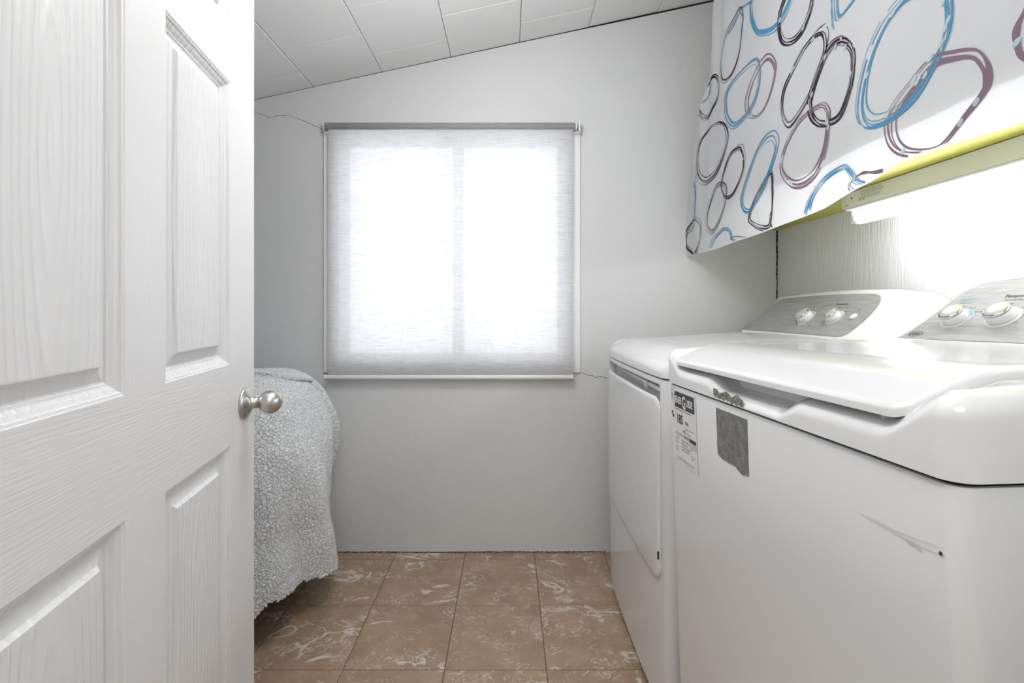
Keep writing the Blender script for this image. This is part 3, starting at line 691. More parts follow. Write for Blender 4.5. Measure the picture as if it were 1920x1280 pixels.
# oval emblem with a scribbled monogram
def emblem(cons, par, v_, t_, a, c_):
    vs = []; n_ = 40
    for i in range(n_):
        q = 2*PI*i/n_
        for f_ in (1.0, 0.88): vs.append((a*f_*math.cos(q), c_*f_*math.sin(q), 0))
    fs = [(2*i, 2*i+1, (2*i+3) % (2*n_), (2*i+2) % (2*n_)) for i in range(n_)]
    sq = [(-0.7, -0.35), (-0.3, 0.35), (-0.15, 0.5), (-0.1, 0.1), (-0.35, -0.45), (-0.05, -0.3), (0.15, 0.2), (0.4, 0.45), (0.3, 0.1), (0.1, -0.1), (0.4, -0.35), (0.7, 0.1)]
    b_ = len(vs)
    for (x0, y0) in sq: vs += [(x0*a-0.0005, y0*c_+0.0009, 0), (x0*a+0.0005, y0*c_-0.0009, 0)]
    for i in range(len(sq)-1): fs.append((b_+2*i, b_+2*i+1, b_+2*i+3, b_+2*i+2))
    o = mesh_obj('emblem', vs, fs, M['ink'], par); o.matrix_local = cons.mtx(v_, t_, 0.0024); return o
emblem(cw, washer, 0.0361, 0.122, 0.0165, 0.0105)
for sx_, sy_ in ((0.05, 0.05), (0.65, 0.05), (0.05, WW-0.05), (0.65, WW-0.05)):
    zw = (washer.matrix_world @ Vector((sx_, sy_, 0.012))).z
    lathe('foot', [(0.010, 0.013), (0.010, -zw+0.028), (0.02, -zw+0.024), (0.022, -zw+0.0128)], M['black'], washer, Matrix.Translation((sx_, sy_, 0)), 16)
# front decals on the plane u = 0
def fm(v_, h, off=0.0008): return basis((0, 1, 0), (0, 0, 1), (-1, 0, 0), (-off, v_, HS+h))
def frect(name, v0, v1, h0, h1, mat, par=washer, off=0.0008, parent=None):
    o = mesh_obj(name, [(0, 0, 0), (v1-v0, 0, 0), (v1-v0, h1-h0, 0), (0, h1-h0, 0)], [(0, 1, 2, 3)], mat, parent or par); o.matrix_local = fm(v0, h0, off); return o
def ftext(s_, v_, h, sz, mat=M['ink'], off=0.0014, **kw): return text('lettering', s_, sz, mat, washer, fm(v_, h, off), **kw)
tag(frect('energy_label', 0.018, 0.150, -0.166, -0.009, M['paper'], off=0.0007), 'white paper energy label')
frect('label_header', 0.038, 0.142, -0.047, -0.013, M['ink'], off=0.0011)
ftext('ENER', 0.041, -0.0375, 0.0205, M['whiteprint'], bold=0.0006, sx=0.72)
ftext('G', 0.0785, -0.0450, 0.0375, M['whiteprint'], bold=0.0009, sx=0.72)
ftext('UIDE', 0.1015, -0.0375, 0.0205, M['whiteprint'], bold=0.0006, sx=0.72)
ftext('Energy consumption / Consommation', 0.038, -0.0525, 0.0058)
ftext('185', 0.046, -0.080, 0.027, bold=0.0007, sx=0.85)
ftext('kWh', 0.092, -0.078, 0.012, sx=0.8); ftext('per year / par annee', 0.092, -0.087, 0.0052)
ftext('This model', 0.092, -0.097, 0.0058)
mesh_obj('label_pointer', [(0, 0, 0), (0.008, 0, 0), (0.004, -0.009, 0)], [(0, 2, 1)], M['ink'], washer).matrix_local = fm(0.082, -0.091, 0.0012)
frect('label_scale', 0.038, 0.146, -0.1075, -0.1015, M['softink'], off=0.0011)
frect('label_scale', 0.085, 0.12, -0.1075, -0.1015, M['midgrey'], off=0.0012); frect('label_scale', 0.115, 0.146, -0.1085, -0.101, M['ink'], off=0.0013)
for i, s_ in enumerate(('Uses least', 'energy', 'per year')): ftext(s_, 0.038, -0.114-0.0055*i, 0.0050)
for i, s_ in enumerate(('SIMILAR MODELS', 'TOP LOADING', 'CLOTHES WASHER', 'LARGE CAPACITY')): ftext(s_, 0.070, -0.117-0.0065*i, 0.0052)
for i, s_ in enumerate(('Uses most energy', 'Consomme le plus', 'per year')): ftext(s_, 0.112, -0.114-0.0055*i, 0.0050)
for i, s_ in enumerate(('Model', 'number')): ftext(s_, 0.038, -0.136-0.0055*i, 0.0048)
for i, s_ in enumerate(('Numero de', 'modele')): ftext(s_, 0.118, -0.138-0.0055*i, 0.0048)
for hh_ in (-0.155, -0.1585): frect('label_rule', 0.042, 0.135, hh_-0.0006, hh_, M['ink'], off=0.0012)
tag(frect('paper_strip', 0.0165, 0.0335, -0.075, -0.005, M['paper'], off=0.0009), 'narrow printed strip at the edge of the energy label')
for hh_ in (-0.012, -0.020, -0.0235, -0.027, -0.031): frect('strip_print', 0.0175, 0.031, hh_-0.0010, hh_, M['ink'], off=0.0013)
frect('strip_print', 0.0175, 0.026, -0.066, -0.060, M['ink'], off=0.0013); frect('strip_print', 0.022, 0.032, -0.073, -0.0665, M['ink'], off=0.0013)
# ragged adhesive patch
def ragged(name, poly, mat, off, amp, seed):
    r = random.Random(seed); P = []
    for (a, c_), (a2, c2) in zip(poly, poly[1:]+poly[:1]):
        n_ = max(2, int(math.hypot(a2-a, c2-c_)/0.0035))
        for i in range(n_): P.append((lerp(a, a2, i/n_)+r.uniform(-1, 1)*amp, lerp(c_, c2, i/n_)+r.uniform(-1, 1)*amp, 0))
    o = mesh_obj(name, P, [tuple(range(len(P)))], mat, washer); o.matrix_local = fm(0, 0, off)
    bm = bmesh.new(); bm.from_mesh(o.data); bmesh.ops.triangulate(bm, faces=bm.faces); bm.to_mesh(o.data); bm.free(); return o
tag(ragged('adhesive_patch', [(0.238, -0.098), (0.262, -0.102), (0.300, -0.101), (0.325, -0.108), (0.333, -0.106), (0.343, -0.104), (0.344, -0.014), (0.300, -0.014), (0.238, -0.014)], M['patch'], 0.0008, 0.0007, 3), 'scraped grey adhesive square')
def cover_decal(name, v0, v1, seed):
    r = random.Random(seed); vs = []; fs = []
    n_ = 34
    for i in range(n_+1):
        v_ = lerp(v0, v1, i/n_); hi = 0.0190+0.0025*math.sin(i*0.5)+r.uniform(-0.0012, 0.0012); lo = 0.0065+0.002*math.cos(i*1.3)+r.uniform(-0.001, 0.0015)-0.0015*ss(0.3, 1, i/n_)
        vs += [(-0.0048, v_, HS+lo), (-0.0048, v_, HS+hi)]
    return mesh_obj(name, vs, [(2*i, 2*i+1, 2*i+3, 2*i+2) for i in range(n_)], M['glue'], washer)
tag(cover_decal('glue_residue', 0.238, 0.342, 5), 'torn brown glue residue')
# scuffs and a rust chip near the near corner
def front_line(pts, wd, mat, name='scuff', off=0.0009):
    vs = []
    for i, (a, c_) in enumerate(pts):
        k_ = wd*(0.4+0.6*math.sin(PI*(i+0.5)/len(pts)))/2; vs += [(a, c_-k_, 0), (a, c_+k_, 0)]
    o = mesh_obj(name, vs, [(2*i, 2*i+1, 2*i+3, 2*i+2) for i in range(len(pts)-1)], mat, washer); o.matrix_local = fm(0, 0, off); return o
front_line([(0.575, -0.0682), (0.59, -0.0684), (0.604, -0.0690), (0.62, -0.0692), (0.64, -0.0690), (0.655, -0.0682), (0.668, -0.0668)], 0.0011, M['scuff'])
front_line([(0.585, -0.0660), (0.605, -0.0664), (0.625, -0.0660), (0.645, -0.0640), (0.668, -0.0600)], 0.0008, M['scuff'])
front_line([(0.632, -0.0700), (0.637, -0.0715), (0.641, -0.0700), (0.645, -0.0725), (0.650, -0.0720)], 0.0020, M['scuff'])
front_line([(0.6672, -0.0658), (0.6690, -0.0656), (0.6705, -0.0655)], 0.0042, M['rust'], 'rust_chip')

# shared: faceted sharpness
def sharp(o, deg=35):
    try: o.data.set_sharp_from_angle(angle=math.radians(deg))
    except Exception: pass
for o in washer.children:
    if o.type == 'MESH' and o.name.split('.')[0] in ('cabinet', 'console', 'hinge_strip'): shade(o.data, True); sharp(o, 40)

# ---------- dryer (farther), a shallow bow in its front
wD = Vector((0, -0.99995, 0.010)); uD = Vector((0, 0.010, 0.99995)); DWD = 0.695; HD = 0.885
dryer = tag(empty('tumble_dryer'), 'white front-loading clothes dryer beside the window wall, behind the washing machine', 'dryer')
dryer.matrix_world = basis((1, 0, 0), wD, uD, (0.389, 1.875, 0.0085))
def bowd(u, v_, z):
    q = (v_-DWD/2)/(DWD/2); return (u+0.014*abs(q)**3.5*(1-min(1, max(0, u)/0.35)), v_, z)
cab = cabinet('cabinet', 0, 0.70, 0, DWD, 0.018, HD-0.001, 0.028, M['enamel'], dryer, bowd)
def cutter(x0, x1, y0, y1, z0, z1, bev):
    bm = box_bm(x0, x1, y0, y1, z0, z1, bev, 3); me = bpy.data.meshes.new('cut'); bmesh.ops.recalc_face_normals(bm, faces=bm.faces); bm.to_mesh(me); bm.free()
    o = bpy.data.objects.new('cut', me); COL.objects.link(o); return o
def carve(o, c_):
    root = o.parent; o.parent = None; o.matrix_world = Matrix.Identity(4)
    md = o.modifiers.new('b', 'BOOLEAN'); md.operation = 'DIFFERENCE'; md.solver = 'EXACT'; md.object = c_
    bpy.context.view_layer.update()
    me = bpy.data.meshes.new_from_object(o.evaluated_get(bpy.context.evaluated_depsgraph_get()))
    o.modifiers.clear(); me.materials.clear(); me.materials.append(M['enamel']); o.data = me; bpy.data.objects.remove(c_)
    o.parent = root; o.matrix_parent_inverse = Matrix.Identity(4); o.matrix_basis = Matrix.Identity(4)
carve(cab, cutter(-0.05, 0.040, 0.022, 0.650, 0.800, HD-0.017, 0.012))
shade(cab.data, True); sharp(cab, 32)
cabinet('seam_gasket', 0.003, 0.69, 0.004, DWD-0.004, HD-0.003, HD+0.006, 0.026, M['black'], dryer, bowd)
def T_d(u, v_): return HD+0.074+0.026*ss(0.02, 0.55, u)-0.010*(abs(v_-DWD/2)/(DWD/2))**3
def RH_d(u, v_):
    e_ = min(v_, DWD-v_); k_ = ss(-0.03, 0.04, e_-u); return lerp(0.045, 0.105, k_)
shell('top_cover', -0.004, 0.704, -0.003, DWD+0.003, 0.034, HD+0.0025, T_d, lambda u, v_: 0.052, RH_d, M['plastic'], dryer, 0.105, kv=60, extra=bowd)
# door slab with rolled edges and a chamfered hand grip above it
def ddoor():
    z0, z1, v0, v1 = 0.352, 0.833, 0.020, 0.655
    lv = [(0.003, 0.002), (0.0, -0.001), (0.0, -0.0025), (0.002, -0.0055), (0.006, -0.0075), (0.014, -0.0085), (0.05, -0.0095), (0.12, -0.010)]
    vs = []; fs = []
    for d_, u in lv:
        P = rring(z0, z1, v0, v1, 0.035, d_, kv=30); n_ = len(P)
        for (z, v_) in P: vs.append(bowd(0, v_, z)); vs[-1] = (vs[-1][0]+u, v_, z)
    for k_ in range(len(lv)-1):
        for i in range(n_): fs.append((k_*n_+i, k_*n_+(i+1) % n_, (k_+1)*n_+(i+1) % n_, (k_+1)*n_+i))
    fs.append(tuple((len(lv)-1)*n_+i for i in range(n_))); fs.append(tuple(range(n_)))
    return mesh_obj('door', vs, fs, M['enamel'], dryer, True)
dd = ddoor(); sharp(dd, 40)
box('hinge', -0.002, 0.002, 0.6555, 0.6575, 0.415, 0.435, M['black'], dryer)
# latch bump and grip insert in the pocket
bm = box_bm(0.018, 0.040, 0.20, 0.648, 0.842, 0.855, 0.004, 2); bm_obj('grip_insert', bm, M['plastic'], dryer, True)
lathe('latch', [(0.013, 0), (0.0125, 0.006), (0.009, 0.010), (0.0005, 0.012)], M['plastic'], dryer, basis((0, 1, 0), (0, 0, 1), (-1, 0, 0), (0.022, 0.50, 0.846)), 24)
cd = Console(0.528, HD+0.101, 0.668, HD+0.236, 0.775, -0.002, DWD+0.002, 0.05, 0.11, HD+0.05)
cd.body(dryer, M['plastic']); cd.panel(dryer, M['brushed'], 0.016, 0.050, 0.588, 0.582, 0.03, 0.955, 0.040, 0.008)
dial(cd, dryer, 0.341, 0.445, 0.0245, 0.024, 0.0335, 1.15); dial(cd, dryer, 0.4717, 0.473, 0.0205, 0.022, 0.0295, 1.15)
arc_mark(cd, dryer, 0.341, 0.445, 0.031, 0.0335, 3.5, 4.6, M['ink'])
lathe('start_button', [(0.0105, 0), (0.0115, 0.002), (0.0105, 0.005), (0.006, 0.0062), (0.0005, 0.0065)], M['knob'], dryer, cd.mtx(0.5446, 0.503, 0.0016), 32)
ctext(cd, dryer, 'Temperature', 0.420, 0.745, 0.0100, M['ink'], shear=0.2, bold=0.0002); ctext(cd, dryer, 'Start', 0.528, 0.640, 0.0085, M['ink'], shear=0.2)
ctext(cd, dryer, 'Push to start', 0.522, 0.600, 0.0048)
for s_, v_, t_ in (('More Dry', 0.372, 0.725), ('Timed', 0.360, 0.65), ('Medium', 0.440, 0.685), ('High', 0.474, 0.69), ('Low', 0.488, 0.60), ('Air Dry', 0.480, 0.57), ('Dry', 0.306, 0.765), ('Heat', 0.395, 0.265), ('Off', 0.396, 0.225), ('Cottons', 0.240, 0.165), ('Delicates', 0.44, 0.36)): ctext(cd, dryer, s_, v_, t_, 0.0060)
for i in range(5): q = i/4; o = mesh_obj('dial_scale', [(0, 0, 0), (0.010, 0, 0), (0.010, 0.0008, 0), (0, 0.0008, 0)], [(0, 1, 2, 3)], M['ink'], dryer); o.matrix_local = cd.mtx(lerp(0.252, 0.292, q), lerp(0.20, 0.38, q), 0.0024)
emb = mesh_obj('emblem', [(0, 0, 0), (0.030, 0, 0), (0.030, 0.007, 0), (0, 0.007, 0)], [(0, 1, 2, 3)], M['greyink'], dryer); emb.matrix_local = cd.mtx(0.050, 0.135, 0.0022)
for sx_, sy_ in ((0.06, 0.06), (0.64, 0.06), (0.06, DWD-0.06), (0.64, DWD-0.06)):
    zw = (dryer.matrix_world @ Vector((sx_, sy_, 0.018))).z
    lathe('foot', [(0.010, 0.019), (0.010, 0.018-zw+0.012), (0.02, 0.018-zw+0.008), (0.022, 0.018-zw+0.0006)], M['black'], dryer, Matrix.Translation((sx_, sy_, 0)), 16)
for o in dryer.children:
    if o.type == 'MESH' and o.name.split('.')[0] in ('console',): shade(o.data, True); sharp(o, 40)

# ------------------------------------------------------------------ shelf unit on the right wall, curtain in front, strip light below
ZB_ = 1.425
su = tag(empty('wall_shelf', (1.0, 1.2, ZB_)), 'yellow-painted wall shelf above the machines, hidden behind the patterned curtain', 'shelf')
keep(box('bottom_board', 0.815, XR-0.001, 0.26, YB-0.006, ZB_, ZB_+0.018, M['yellow'], None, 0.001), su)
keep(box('side_panel', 0.815, XR-0.001, 0.26, 0.278, ZB_+0.0185, 2.22, M['wood'], None, 0.001), su)
keep(box('side_panel', 0.86, XR-0.001, YB-0.30, YB-0.282, ZB_+0.0185, 2.22, M['wood'], None, 0.001), su)
keep(box('top_board', 0.815, XR-0.001, 0.26, YB-0.28, 2.2205, 2.24, M['wood'], None, 0.001), su)
# curtain
CX = 0.78
def c2p(px, py):   # a point of the photograph carried to the curtain's plane
    Y = CX*FPX/(px-VX); return (Y, CH+(VY-py)*Y/FPX)
hem = sorted([c2p(*p_) for p_ in ((1285, 480), (1330, 470), (1370, 458), (1410, 443), (1455, 427), (1500, 409), (1541, 391), (1580, 369), (1611, 353.5), (1640, 340), (1660, 326), (1690, 303), (1721, 291), (1776, 272), (1850, 251), (1920, 230))])
hem = [(0.25, hem[0][1]+0.004)]+hem
edge = sorted([(z_, y_) for y_, z_ in [c2p(*p_) for p_ in ((1285, 480), (1287, 440), (1293, 400), (1297, 330), (1300, 265), (1311, 205), (1327, 140), (1336, 90), (1338, 40), (1340, 0))]])
edge += [(2.36, 1.77)]
CT = 2.30
def cwave(Y, z):
    e_ = 1.0-ss(0.0, 0.28, interp(edge, z)-Y)
    x = CX+0.004*math.sin(Y*9+z*2.2)+0.003*math.sin(Y*21-z*3.1)+0.0022*math.sin(z*8+Y*5)
    x += e_*(0.006*math.sin(z*11+Y*7)+0.004*math.sin(Y*60+z*5))
    x += 0.003*mnoise.noise(Vector((Y*7, z*7, 0.3)))
    return x
vs = []; NU, NV = 220, 110
for i in range(NU+1):
    Y0 = lerp(0.25, 2.065, i/NU); zb = interp(hem, Y0)
    for j in range(NV+1):
        z = lerp(zb, CT, j/NV); ye = min(interp(edge, z), 2.067)
        Y = 0.25+(Y0-0.25)*(ye-0.25)/(2.065-0.25)
        vs.append((cwave(Y, z), Y, z))
curtain = mesh_obj('curtain', vs, grid_faces(NU+1, NV+1), M['cloth'], None, True)
tag(curtain, 'white cloth curtain printed with overlapping blue, black and mauve scribbled rings', 'curtain')
# a batten carries it
keep(box('curtain_batten', CX+0.008, CX+0.034, 0.26, 1.77, 2.242, 2.262, M['wood'], None, 0.001), su)
def catmull(P, n, closed=True):
    out = []; m_ = len(P); R_ = range(m_ if closed else m_-1)
    for i in R_:
        p0, p1, p2, p3 = (P[(i+k_) % m_] if closed else P[max(0, min(m_-1, i+k_))] for k_ in (-1, 0, 1, 2))
        for k_ in range(n):
            t_ = k_/n
            out.append(tuple(0.5*((2*p1[c_])+(-p0[c_]+p2[c_])*t_+(2*p0[c_]-5*p1[c_]+4*p2[c_]-p3[c_])*t_*t_+(-p0[c_]+3*p1[c_]-3*p2[c_]+p3[c_])*t_**3) for c_ in (0, 1)))
    if not closed: out.append(P[-1])
    return out
def offc(Y, z): return (cwave(Y, z)-0.0016, Y, z)
def inside(Y, z): return Y < min(interp(edge, z), 2.067)-0.004 and z > interp(hem, Y)+0.002 and z < CT-0.01
def ring(pts, mat, wd, strokes=4, spread=0.035, closed=True, dots=0, gaps=0, seed=0, dotmat=None):
    r = random.Random(seed); base = [c2p(*p_) for p_ in pts]; P = catmull(base, 14, closed)
    cy_ = sum(p_[0] for p_ in P)/len(P); cz_ = sum(p_[1] for p_ in P)/len(P); vs = []; fs = []; dotp = []
    size = max(max(abs(p_[0]-cy_) for p_ in P), max(abs(p_[1]-cz_) for p_ in P))
    for s_ in range(strokes):
        sc = 1+spread*1.5*(s_-(strokes-1)/2)/max(1, strokes-1)*2; ph = r.uniform(0, 6.28); ph2 = r.uniform(0, 6.28); oy, oz = r.uniform(-1, 1)*size*0.05, r.uniform(-1, 1)*size*0.05
        gp = [r.uniform(0, 1) for _ in range(gaps)]; prev = None; n_ = len(P)
        for i in range(n_+(1 if closed else 0)):
            p_ = P[i % n_]; a = P[(i-1) % n_] if closed or i > 0 else P[0]; c_ = P[(i+1) % n_] if closed or i < n_-1 else P[-1]
            t_ = i/n_; q = sc+0.03*math.sin(2*PI*t_+ph)+0.014*math.sin(4*PI*t_+ph2)
            Y, z = cy_+(p_[0]-cy_)*q+oy, cz_+(p_[1]-cz_)*q+oz
            dy, dz = c_[0]-a[0], c_[1]-a[1]; l = math.hypot(dy, dz) or 1
            h = wd*(0.55+0.45*math.sin(2*PI*t_+ph2+s_))*(0.6+0.4*math.sin(6*PI*t_+ph))*0.36+0.0005
            A_, B_ = (Y-dz/l*h, z+dy/l*h), (Y+dz/l*h, z-dy/l*h)
            ok = inside(*A_) and inside(*B_) and not any(abs(t_-g_) < 0.012 for g_ in gp)
            if ok:
                k_ = len(vs); vs += [offc(*A_), offc(*B_)]
                if prev is not None: fs.append((prev, prev+1, k_+1, k_))
                prev = k_
            else: prev = None
            for g_ in gp:
                if abs(t_-g_) <= 0.5/n_ and len(dotp) < dots: dotp.append((Y, z))
    if not fs: return
    o = mesh_obj('printed_ring', vs, fs, mat, curtain)
    if dotp:
        for (Y, z) in dotp:
            if not inside(Y+0.01, z+0.01) or not inside(Y-0.01, z-0.01): continue
            vs = []; an = 0.9
            for k_ in range(12):
                a = 2*PI*k_/12; y2, z2 = 0.0075*math.cos(a), 0.0045*math.sin(a)
                p3 = offc(Y-(y2*math.cos(an)-z2*math.sin(an)), z+y2*math.sin(an)+z2*math.cos(an)); vs.append((p3[0]-0.0006, p3[1], p3[2]))
            mesh_obj('printed_dot', vs, [tuple(range(12))], M['p_dot'], curtain)
def T6(pp): return [(1270+a/5.121, c_/5.121) for a, c_ in pp]
def T8(pp): return [(1280+a/5.12, 240+c_/5.12) for a, c_ in pp]
def T7(pp): return [(1560+a/4, c_/4) for a, c_ in pp]
def T4(pp): return [(1260+a/2.5606, c_/2.5606) for a, c_ in pp]
BL, DK, MV = M['p_blue'], M['p_dark'], M['p_mauve']
ring(T6([(600, 90), (490, 290), (415, 560), (425, 740), (470, 775), (540, 700), (605, 480), (625, 200)]), DK, 0.0045, 3, 0.04, seed=1)
ring(T6([(615, 75), (560, 180), (495, 310)]), BL, 0.006, 4, 0.10, False, seed=21)
ring(T6([(735, 20), (680, 40), (620, 75), (600, 110), (630, 160), (620, 300)]), BL, 0.006, 4, 0.06, False, seed=22)
ring(T6([(720, 100), (735, 200), (790, 290), (860, 305), (950, 260), (1040, 110), (1100, -80), (1080, -300), (950, -330), (800, -200), (735, -50)]), BL, 0.010, 5, 0.05, seed=2)
ring(T6([(1010, 100), (990, 250), (1010, 370), (1060, 400), (1130, 360), (1215, 220), (1290, -20), (1290, -200), (1200, -260), (1090, -120)]), DK, 0.008, 4, 0.06, dots=3, gaps=2, seed=3)
ring(T6([(1360, 320), (1230, 420), (1120, 620), (1020, 860), (1000, 1060), (1050, 1180), (1110, 1140), (1240, 900), (1340, 640), (1395, 450)]), DK, 0.0055, 3, 0.03, dots=2, gaps=1, seed=4)
ring(T6([(1420, 230), (1300, 330), (1150, 530), (1060, 740)]), DK, 0.003, 1, 0.0, False, seed=24)
ring(T6([(1430, 240), (1450, 320), (1400, 560), (1290, 830), (1180, 1080), (1090, 1210)]), DK, 0.003, 1, 0.0, False, seed=25)
ring(T6([(1570, 400), (1450, 480), (1340, 690), (1260, 940), (1270, 1100), (1340, 1190), (1460, 1190), (1570, 1110), (1660, 880), (1695, 700), (1700, 520), (1650, 430)]), DK, 0.0070, 5, 0.05, dots=6, gaps=3, seed=5)
ring(T6([(770, 570), (640, 660), (530, 800), (480, 940), (490, 1110), (550, 1200), (650, 1120), (740, 980), (795, 800), (805, 650)]), BL, 0.0045, 6, 0.05, seed=6)
ring(T6([(900, 545), (830, 600), (730, 770), (670, 960), (690, 1090), (750, 1120), (830, 1060), (900, 920), (945, 740), (950, 620)]), MV, 0.0055, 4, 0.06, dots=2, gaps=1, seed=7)
ring(T6([(345, 740), (275, 820), (205, 960), (205, 1080), (250, 1140), (310, 1060), (375, 920), (380, 800)]), DK, 0.006, 4, 0.06, gaps=1, seed=8)
ring(T6([(200, 985), (245, 970), (280, 900), (300, 760)]), BL, 0.004, 4, 0.10, False, seed=28)
ring(T8([(240, 0), (330, -60), (410, -40), (440, 80), (400, 240), (320, 400), (220, 505), (165, 470), (140, 300), (170, 120)]), DK, 0.006, 4, 0.05, seed=9)
ring(T8([(550, 180), (470, 250), (410, 400), (372, 540), (395, 640), (445, 660), (515, 600), (585, 420), (595, 290), (580, 210)]), DK, 0.0055, 4, 0.05, gaps=1, seed=10)
ring(T8([(390, 530), (310, 560), (255, 700), (225, 860), (240, 970), (290, 985), (360, 850), (415, 680), (425, 570)]), DK, 0.0028, 4, 0.06, seed=11)
ring(T8([(870, 70), (790, 120), (710, 240), (630, 470), (580, 680), (605, 790), (660, 790), (750, 640), (840, 420), (900, 230), (910, 130)]), BL, 0.0065, 5, 0.06, seed=12)
ring(T8([(860, 440), (780, 530), (700, 690), (650, 870), (690, 930), (760, 960), (840, 950), (870, 800), (870, 600)]), DK, 0.006, 4, 0.035, seed=13)
ring(T8([(862, 430), (885, 620), (875, 780), (850, 850), (880, 950)]), MV, 0.011, 2, 0.02, False, seed=33)
ring(T4([(700, 510), (610, 580), (550, 700), (530, 810), (570, 880), (620, 885), (680, 830), (730, 720), (745, 590), (740, 530)]), MV, 0.008, 4, 0.05, dots=6, gaps=2, seed=14)
ring(T8([(1190, 810), (1240, 640), (1370, 470), (1540, 370), (1620, 400), (1690, 500), (1770, 530)]), BL, 0.007, 5, 0.07, False, dots=3, gaps=1, seed=15)
ring(T8([(1660, 600), (1610, 560), (1650, 490), (1740, 430), (1850, 415), (1960, 400)]), MV, 0.010, 2, 0.05, False, dots=2, gaps=1, seed=16)
ring(T8([(90, 520), (125, 560), (140, 660), (130, 820)]), BL, 0.007, 4, 0.12, False, seed=17)
ring(T8([(130, 870), (165, 930), (160, 1050), (120, 1190), (80, 1200), (35, 1120), (50, 990), (95, 900)]), DK, 0.0065, 4, 0.06, gaps=1, seed=18)
ring(T8([(40, 1030), (80, 980), (110, 920)]), BL, 0.004, 4, 0.12, False, seed=38)
ring(T8([(260, 1140), (295, 1050), (380, 975), (450, 970), (480, 1010), (495, 1060), (550, 1080)]), BL, 0.0045, 5, 0.08, False, seed=19)
ring(T8([(480, 1090), (500, 1060), (540, 1045), (640, 1055)]), MV, 0.005, 2, 0.05, False, seed=20)
ring(T7([(500, 50), (390, 200), (300, 430), (240, 680), (235, 850), (290, 930), (380, 920), (500, 850), (640, 720), (770, 530), (880, 300), (910, 100), (870, -40), (700, -60), (580, -20)]), BL, 0.0062, 6, 0.06, dots=8, gaps=2, seed=41)
ring(T7([(1100, 390), (950, 410), (780, 460), (630, 620), (500, 790), (455, 930), (490, 1070), (600, 1130), (810, 1090), (1020, 870), (1170, 680), (1200, 540), (1170, 440)]), MV, 0.0115, 4, 0.06, dots=8, gaps=2, seed=42)
ring(T7([(1480, 40), (1415, 200), (1395, 340), (1440, 430), (1540, 440), (1640, 300)]), MV, 0.013, 3, 0.04, False, dots=4, gaps=2, seed=43)
ring([(1556, -20), (1558, 10), (1560, 50)], BL, 0.004, 2, 0.05, False, seed=44)
ring([(1640, -60), (1600, 0), (1575, 30), (1568, 28), (1566, -20)], BL, 0.006, 4, 0.08, False, seed=45)
ring([(1287, 262), (1292, 270), (1300, 262), (1302, 240), (1301, 250)], DK, 0.004, 2, 0.05, False, seed=46)

# strip light
FX0, FX1, FZ0, FZ1, FY1, FY0 = 1.003, 1.105, 1.379, 1.4235, 1.413, 0.30
sl = tag(empty('strip_light', (FX0+0.03, 0.85, FZ1)), 'white fluorescent strip light under the yellow shelf with one lit tube', 'light')
keep(box('housing', FX0, FX1, FY0, FY1, FZ0, FZ1, M['steel'], None, 0.0012), sl)
keep(box('housing_cover', FX0+0.003, FX1-0.003, FY0+0.004, FY1-0.01, FZ0-0.006, FZ0-0.0003, M['vinyl'], None, 0.001), sl)
TX, TZ, TR = 1.036, 1.350, 0.0185
def cyl_y(name, y0, y1, r, mat, seg=32, round_end=False):
    st = [(y0, 0.9), (y0+0.002, 1), (y1-0.010, 1), (y1-0.005, 0.93), (y1-0.001, 0.72), (y1, 0.5)] if round_end else [(y0, 0.95), (y0+0.001, 1), (y1-0.001, 1), (y1, 0.95)]
    vs = []; fs = []
    for y, q in st:
        for k_ in range(seg): a = 2*PI*k_/seg; vs.append((TX+math.cos(a)*r*q, y, TZ+math.sin(a)*r*q))
    for i in range(len(st)-1):
        for k_ in range(seg): fs.append((i*seg+k_, i*seg+(k_+1) % seg, (i+1)*seg+(k_+1) % seg, (i+1)*seg+k_))
    fs += [tuple(range(seg)), tuple((len(st)-1)*seg+i for i in range(seg))]
    o = mesh_obj(name, vs, fs, mat, None, True)
    for p_ in o.data.polygons: p_.use_smooth = len(p_.vertices) == 4
    return keep(o, sl)
cyl_y('tube', FY0+0.02, 1.384, TR, M['tube'], 32)
cyl_y('tube_cap', 1.3843, 1.396, TR*1.0, M['vinyl']); 
keep(box('lamp_holder', TX-0.014, TX+0.014, 1.3965, 1.404, TZ-0.016, FZ0-0.0065, M['vinyl'], None, 0.003, 2, True), sl)
keep(box('lamp_holder', TX-0.014, TX+0.014, FY0+0.008, FY0+0.019, TZ-0.016, FZ0-0.0065, M['vinyl'], None, 0.003, 2, True), sl)
keep(box('lamp_latch', TX-0.022, TX-0.015, 1.345, 1.360, FZ0-0.014, FZ0-0.0065, M['vinyl'], None, 0.002, 2, True), sl)
def hmark(name, y0, y1, z0, z1, mat): return keep(mesh_obj(name, [(FX0-0.0005, y0, z0), (FX0-0.0005, y1, z0), (FX0-0.0005, y1, z1), (FX0-0.0005, y0, z1)], [(0, 1, 2, 3)], mat), sl)
r = random.Random(4); bm = bmesh.new()
def strokes_block(y0, y1, z0, z1, rows_):
    q = []
    for i in range(rows_):
        z = lerp(z1, z0, i/max(1, rows_-1)); y = y1
        while y > y0:
            wd_ = r.uniform(0.003, 0.008); q.append((y-wd_, y, z, z+0.0016)); y -= wd_+0.0016
    return q
vs = []; fs = []
for (a, c_, e_, f_) in strokes_block(1.262, 1.335, 1.405, 1.416, 4)+strokes_block(1.268, 1.345, 1.3935, 1.400, 3):
    k_ = len(vs); vs += [(FX0-0.0004, a, e_), (FX0-0.0004, c_, e_), (FX0-0.0004, c_, f_), (FX0-0.0004, a, f_)]; fs.append((k_, k_+1, k_+2, k_+3))
keep(mesh_obj('rating_print', vs, fs, M['greyink']), sl)
